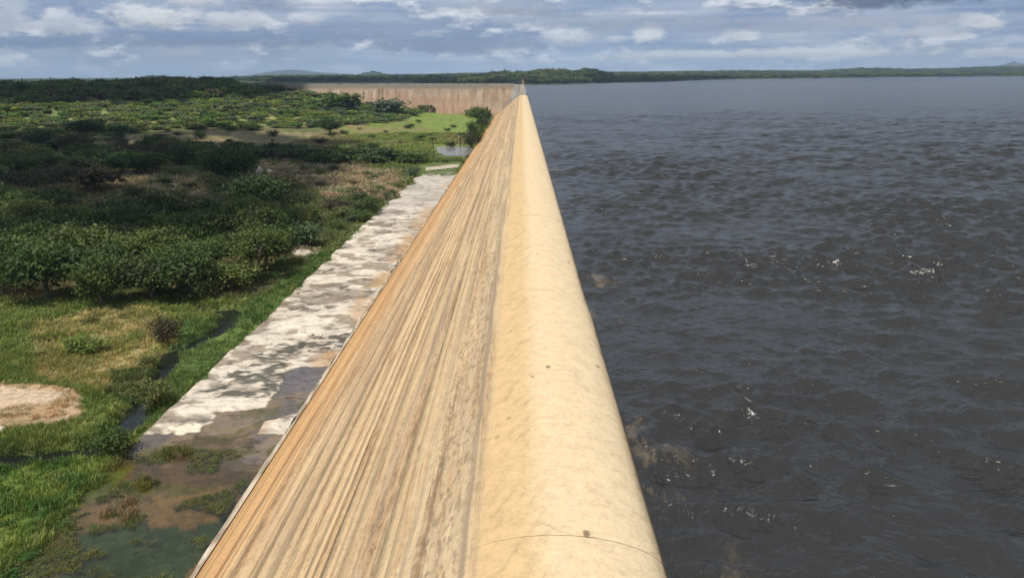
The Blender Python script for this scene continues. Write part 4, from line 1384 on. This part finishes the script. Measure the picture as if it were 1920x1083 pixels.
def grass(area, spacing, seed, hsc=1.0, dens=None):
    (ax, bx_, ay, by_) = area
    rg = np.random.default_rng(seed)
    nxs, nys = int((bx_ - ax) / spacing), int((by_ - ay) / spacing)
    gx, gy = np.meshgrid(np.arange(nxs), np.arange(nys))
    X = (ax + (gx + rg.random(gx.shape)) * spacing).ravel(); Y = (ay + (gy + rg.random(gy.shape)) * spacing).ravel()
    Z = height(X, Y)
    px, py, dpt = project(X, Y, Z)
    ok = ~clear_of(px, py) & (px > -60) & (px < 1000) & (py < 1140) & ~((X > -18.75) & (Y > 33.4) & (Y < 139))
    ok &= (seg_dist(X, Y, STREAM, SW) > .12 + .3 * rg.random(X.shape))
    ok &= ~((X > -19) & (X < -11.8) & (Y < 33.6) & (Z < POOL_Z - .02))
    ok &= X < -12.1
    X, Y, Z = X[ok], Y[ok], Z[ok]
    c_ = ground_colour(X, Y, Z)
    green = c_[:, 1] / (c_[:, 0] + 1e-6)
    bright = c_.sum(1)
    keep = (green > .70) & (bright < .74 + .25 * rg.random(len(X))) | ((green > .8) & (rg.random(len(X)) < .25))
    keep &= rg.random(len(X)) < .35 + .65 * sst(fbm(X * .45, Y * .45, 3, 141), .36, .52)
    out = []
    hn = .55 + 1.1 * fbm(X * .25, Y * .25, 3, 151)
    for i in np.nonzero(keep)[0]:
        q = rg.integers(3)
        wd = rg.uniform(.7, 1.3) * spacing * 2.3
        t = np.clip(c_[i] * 1.15 * (1 + np.array([.45, .12, .1]) * (rg.random() - .38)), 0, 1)
        out.append((GR[q], X[i], Y[i], Z[i] - .02, wd, .30 * hsc * hn[i] * rg.uniform(.7, 1.3), tuple(t)))
    return out


gp = grass((-34, -12, 18, 46), .20, 301)
gp += grass((-48, -18, 46, 80), .33, 302, 1.15)
gp += grass((-48, -34, 30, 46), .33, 304, 1.1)
instance_object('grass', gp, 'green grass covering the meadow and the stream banks', GR)
gp2 = grass((-90, -18, 80, 150), .95, 303, 2.0)
gp2 += grass((-60, -12.3, 139, 240), 1.1, 305, 2.0)
instance_object('rough_grass', gp2, 'rough grass between bushes farther down the valley', GR)

# water weed floating in the near pool
gw = []
for i in range(5200):
    x, y = rg.uniform(-18.6, -12.1), rg.uniform(20, 33.2)
    nn = float(fbm(np.array(x * .7), np.array(y * .7), 4, 161))
    if nn < .53: continue
    gw.append((GR[rg.integers(3)], x, y, max(float(height(x, y)), POOL_Z - .03), rg.uniform(.25, .5), rg.uniform(.05, .16), ((.12, .14, .03), (.09, .13, .03), (.16, .14, .05))[rg.integers(3)]))
instance_object('water_weed', gw, 'olive water weed standing in the shallow murky pool', GR)

# ------------------------------------------------------------------ rocks
import bmesh
m_rock, n, b = material('pale_rock', .95, .1)
n.put(b.inputs['Base Color'], n.ramp(n.noise(wpos(n), 1.5, 5, .6), [(.3, (.22, .18, .13)), (.5, (.42, .36, .27)), (.7, (.58, .52, .42))]))
n.put(b.inputs['Normal'], n.bump(n.noise(wpos(n), 4, 5), .6, .1))
ROCK = []
for s_ in range(4):
    bm = bmesh.new(); bmesh.ops.create_icosphere(bm, subdivisions=3, radius=.5)
    for v in bm.verts:
        c_ = v.co.copy()
        d_ = .75 + .55 * float(fbm(np.array(c_.x * 2 + s_ * 7 + c_.z * 1.7), np.array(c_.y * 2 + c_.z), 3, 171 + s_))
        v.co = c_ * d_
        v.co.z = round(v.co.z * 5) / 5 * .35 + v.co.z * .4
    me = bpy.data.meshes.new('rock'); bm.to_mesh(me); bm.free(); me.materials.append(m_rock)
    ROCK.append(me)


def put_rock(x, y, wp, hp, label, group=None):
    X, Y, _ = unproject(x, y)
    dpt = float(project(np.array(X), np.array(Y), np.array(0.))[2])
    o = bpy.data.objects.new('boulder', random.choice(ROCK)); COL.objects.link(o)
    wd, hg = wp * dpt / FPX, hp * dpt / FPX
    o.location = (X, Y, float(height(X, Y)) + hg * .2); o.scale = (wd, wd * .8, hg * 1.5); o.rotation_euler = (0, 0, random.uniform(0, 3))
    tag(o, label, 'rock', group)


for a_ in [(488, 330, 16, 22, 'pale upright rock outcrop right of the tall dark tree'), (506, 326, 18, 10, 'flat pale rock leaning on the upright outcrop'),
           (150, 195, 20, 9, 'largest pale boulder high on the left hillside'), (168, 200, 16, 6, 'flat boulder just right of the largest hillside one'), (115, 196, 9, 6, 'small pale boulder left of the largest hillside one'),
           (88, 186, 22, 8, 'dull brown boulder upper left on the hillside'), (317, 153, 9, 6, 'pale rock near the skyline'), (332, 151, 6, 5, 'small pale rock beside the skyline one'),
           (568, 478, 44, 12, 'bleached flat rock by the grey-green bush'), (314, 340, 18, 6, 'flat stone at the shaded bare patch'), (328, 350, 12, 8, 'rough stone at the lower right of the shaded bare patch'),
           (418, 238 + 164, 16, 5, 'small flat pale stone right of the broad dark tree'), (283, 683, 7, 6, 'single white rock standing in for an egret on the stream bank'), (265, 766, 13, 7, 'pale stone lying in the stream below the olive bush'),  # the white rock on the stream bank takes the place of an egret
           (4, 808, 18, 12, 'pale stone at the left edge of the bare sand'), (222, 858, 9, 5, 'white stone at the broken near corner of the apron')]:
    put_rock(*a_)
for i in range(70):
    x, y = random.uniform(545, 745), random.uniform(322, 372)
    if abs(y - (318 + (x - 545) * .16)) > 30: continue
    put_rock(x, y, random.uniform(3, 10), random.uniform(2, 5), 'weathered stone strewn over the pinkish stony slope', 'stones strewn over the stony slope')

# ------------------------------------------------------------------ small things on the far shore
m_white, n, b = material('white_plaster', .8, .2)
b.inputs['Base Color'].default_value = (.62, .55, .48, 1)
m_tile, n, b = material('roof_tile', .8, .2)
n.put(b.inputs['Base Color'], n.ramp(n.noise(wpos(n), 1.0, 3), [(.3, (.20, .15, .13)), (.7, (.33, .26, .22))]))


def house(name, x, y, wd, dp, hg, label):
    o = empty(name, (x, y, float(height(x, y)) - .3))
    tag(o, label, 'house')
    link('house_wall', box_mesh('house_wall', -wd / 2, wd / 2, -dp / 2, dp / 2, 0, hg), m_white, o)
    V = [(-wd / 2 - .4, -dp / 2 - .4, hg + .01), (wd / 2 + .4, -dp / 2 - .4, hg + .01), (wd / 2 + .4, dp / 2 + .4, hg + .01), (-wd / 2 - .4, dp / 2 + .4, hg + .01), (-wd / 2 - .4, 0, hg + dp * .28), (wd / 2 + .4, 0, hg + dp * .28)]
    F = [(0, 1, 5, 4), (2, 3, 4, 5), (0, 4, 3), (1, 2, 5), (0, 3, 2, 1)]
    me = bpy.data.meshes.new('roof'); me.from_pydata(V, [], F); me.update()
    link('roof', me, m_tile, o)
    for i, xx_ in enumerate((-.3, .3)):
        link('window', box_mesh('window', xx_ * wd - .5, xx_ * wd + .5, -dp / 2 - .04, -dp / 2 - .004, 1.0, 2.1), m_dark, o)
    link('door', box_mesh('door', -.5, .5, -dp / 2 - .05, -dp / 2 - .005, 0.02, 2.1), m_dark, o)


dv = pxdir(934, 143); t_ = 800 / math.hypot(dv.x, dv.y)
house('house', dv.x * t_, 800, 11, 7, 3.6, 'pinkish house among trees on the low hill above the dam end')
dv = pxdir(1461, 149); t_ = 1300
house('house', dv.x / math.hypot(dv.x, dv.y) * t_, dv.y / math.hypot(dv.x, dv.y) * t_, 12, 7, 3.0, 'tiny pale house at the waterline of the far shore')

# ------------------------------------------------------------------ cumulus overhead, whose shade lies on the valley
m_cloud, n, b = material('cloud', 1.0, 0)
b.inputs['Base Color'].default_value = (.9, .9, .9, 1)


def cloud_over(name, areas, alt, seed, rad, spacing):
    """heap of rounded billows standing between the sun and the given ground areas"""
    rg = random.Random(seed)
    bm = bmesh.new()
    for poly in areas:
        xs = [p[0] for p in poly]; ys_ = [p[1] for p in poly]
        xq = min(xs)
        while xq < max(xs):
            yq = min(ys_)
            while yq < max(ys_):
                x, y = xq + rg.uniform(-.4, .4) * spacing, yq + rg.uniform(-.4, .4) * spacing
                if bool(inpoly(np.array(x), np.array(y), poly)):
                    k_ = alt / SUN_DIR.z
                    r_ = rad * rg.uniform(.65, 1.35)
                    c_ = Vector((x, y, 0)) + SUN_DIR * (k_ + rg.uniform(0, 1) * rad)
                    bmesh.ops.create_icosphere(bm, subdivisions=2, radius=r_, matrix=Matrix.Translation(c_) @ Matrix.Diagonal((1, 1, .62, 1)))
                yq += spacing
            xq += spacing
    for v in bm.verts:
        nz = float(fbm(np.array(v.co.x / 9), np.array(v.co.y / 9 + v.co.z / 7), 3, 5))
        v.co += Vector((nz - .5, .5 - nz, (nz - .5) * .6)) * 7
    me = bpy.data.meshes.new(name); bm.to_mesh(me); bm.free()
    for p in me.polygons: p.use_smooth = True
    o = link(name, me, m_cloud)
    tag(o, 'cloud standing overhead outside the view', kind='structure')
    return o


def gpoly(pix):
    return [unproject(*p)[:2] for p in pix]


cloud_over('cloud', [gpoly([(-300, 250), (0, 252), (300, 243), (500, 248), (590, 262), (660, 286), (650, 315), (540, 325), (590, 385), (540, 415), (470, 440), (330, 455), (0, 450), (-300, 450)])], 520, 4, 9, 13.3)
cloud_over('cloud', [[(-420, 290), (-420, 640), (-130, 640), (-116, 420), (-108, 362), (-104, 330), (-120, 308), (-200, 296), (-300, 285)]], 560, 8, 16, 17)
cloud_over('cloud', [[(-700, 700), (-500, 1200), (-100, 1300), (-60, 850), (-200, 700)], [(60, 900), (260, 1300), (900, 1700), (1900, 2500), (2400, 2200), (1500, 1500), (800, 1150), (300, 860)]], 700, 9, 45, 52)

# ------------------------------------------------------------------ haze
HAZE = 0.00014
bpy.ops.mesh.primitive_cube_add(size=1, location=(0, 4000, 80))
hz_ = bpy.context.object
hz_.name = 'haze'
hz_.scale = (26000, 18000, 170)
hz_.location = (0, 5000, 80)
mh = bpy.data.materials.new('haze_air'); mh.use_nodes = True
mh.node_tree.nodes.clear()
n = N(mh.node_tree)
pv = n.node('ShaderNodeVolumePrincipled'); pv.inputs['Density'].default_value = HAZE
pv.inputs['Color'].default_value = (.62, .80, 1.0, 1)
o = n.node('ShaderNodeOutputMaterial'); n.l.new(pv.outputs[0], o.inputs['Volume'])
hz_.data.materials.append(mh)
tag(hz_, 'thin blue haze over the lake and the far hills', kind='stuff')
print('plants', n_trees, 'trees', tree_n, 'shrubs', shrub_n, 'weeds', weed_n, 'stuff', len(stuff_pts), 'grass', len(gp), len(gp2), 'far', len(far), 'scrub', len(scrub), len(hill))
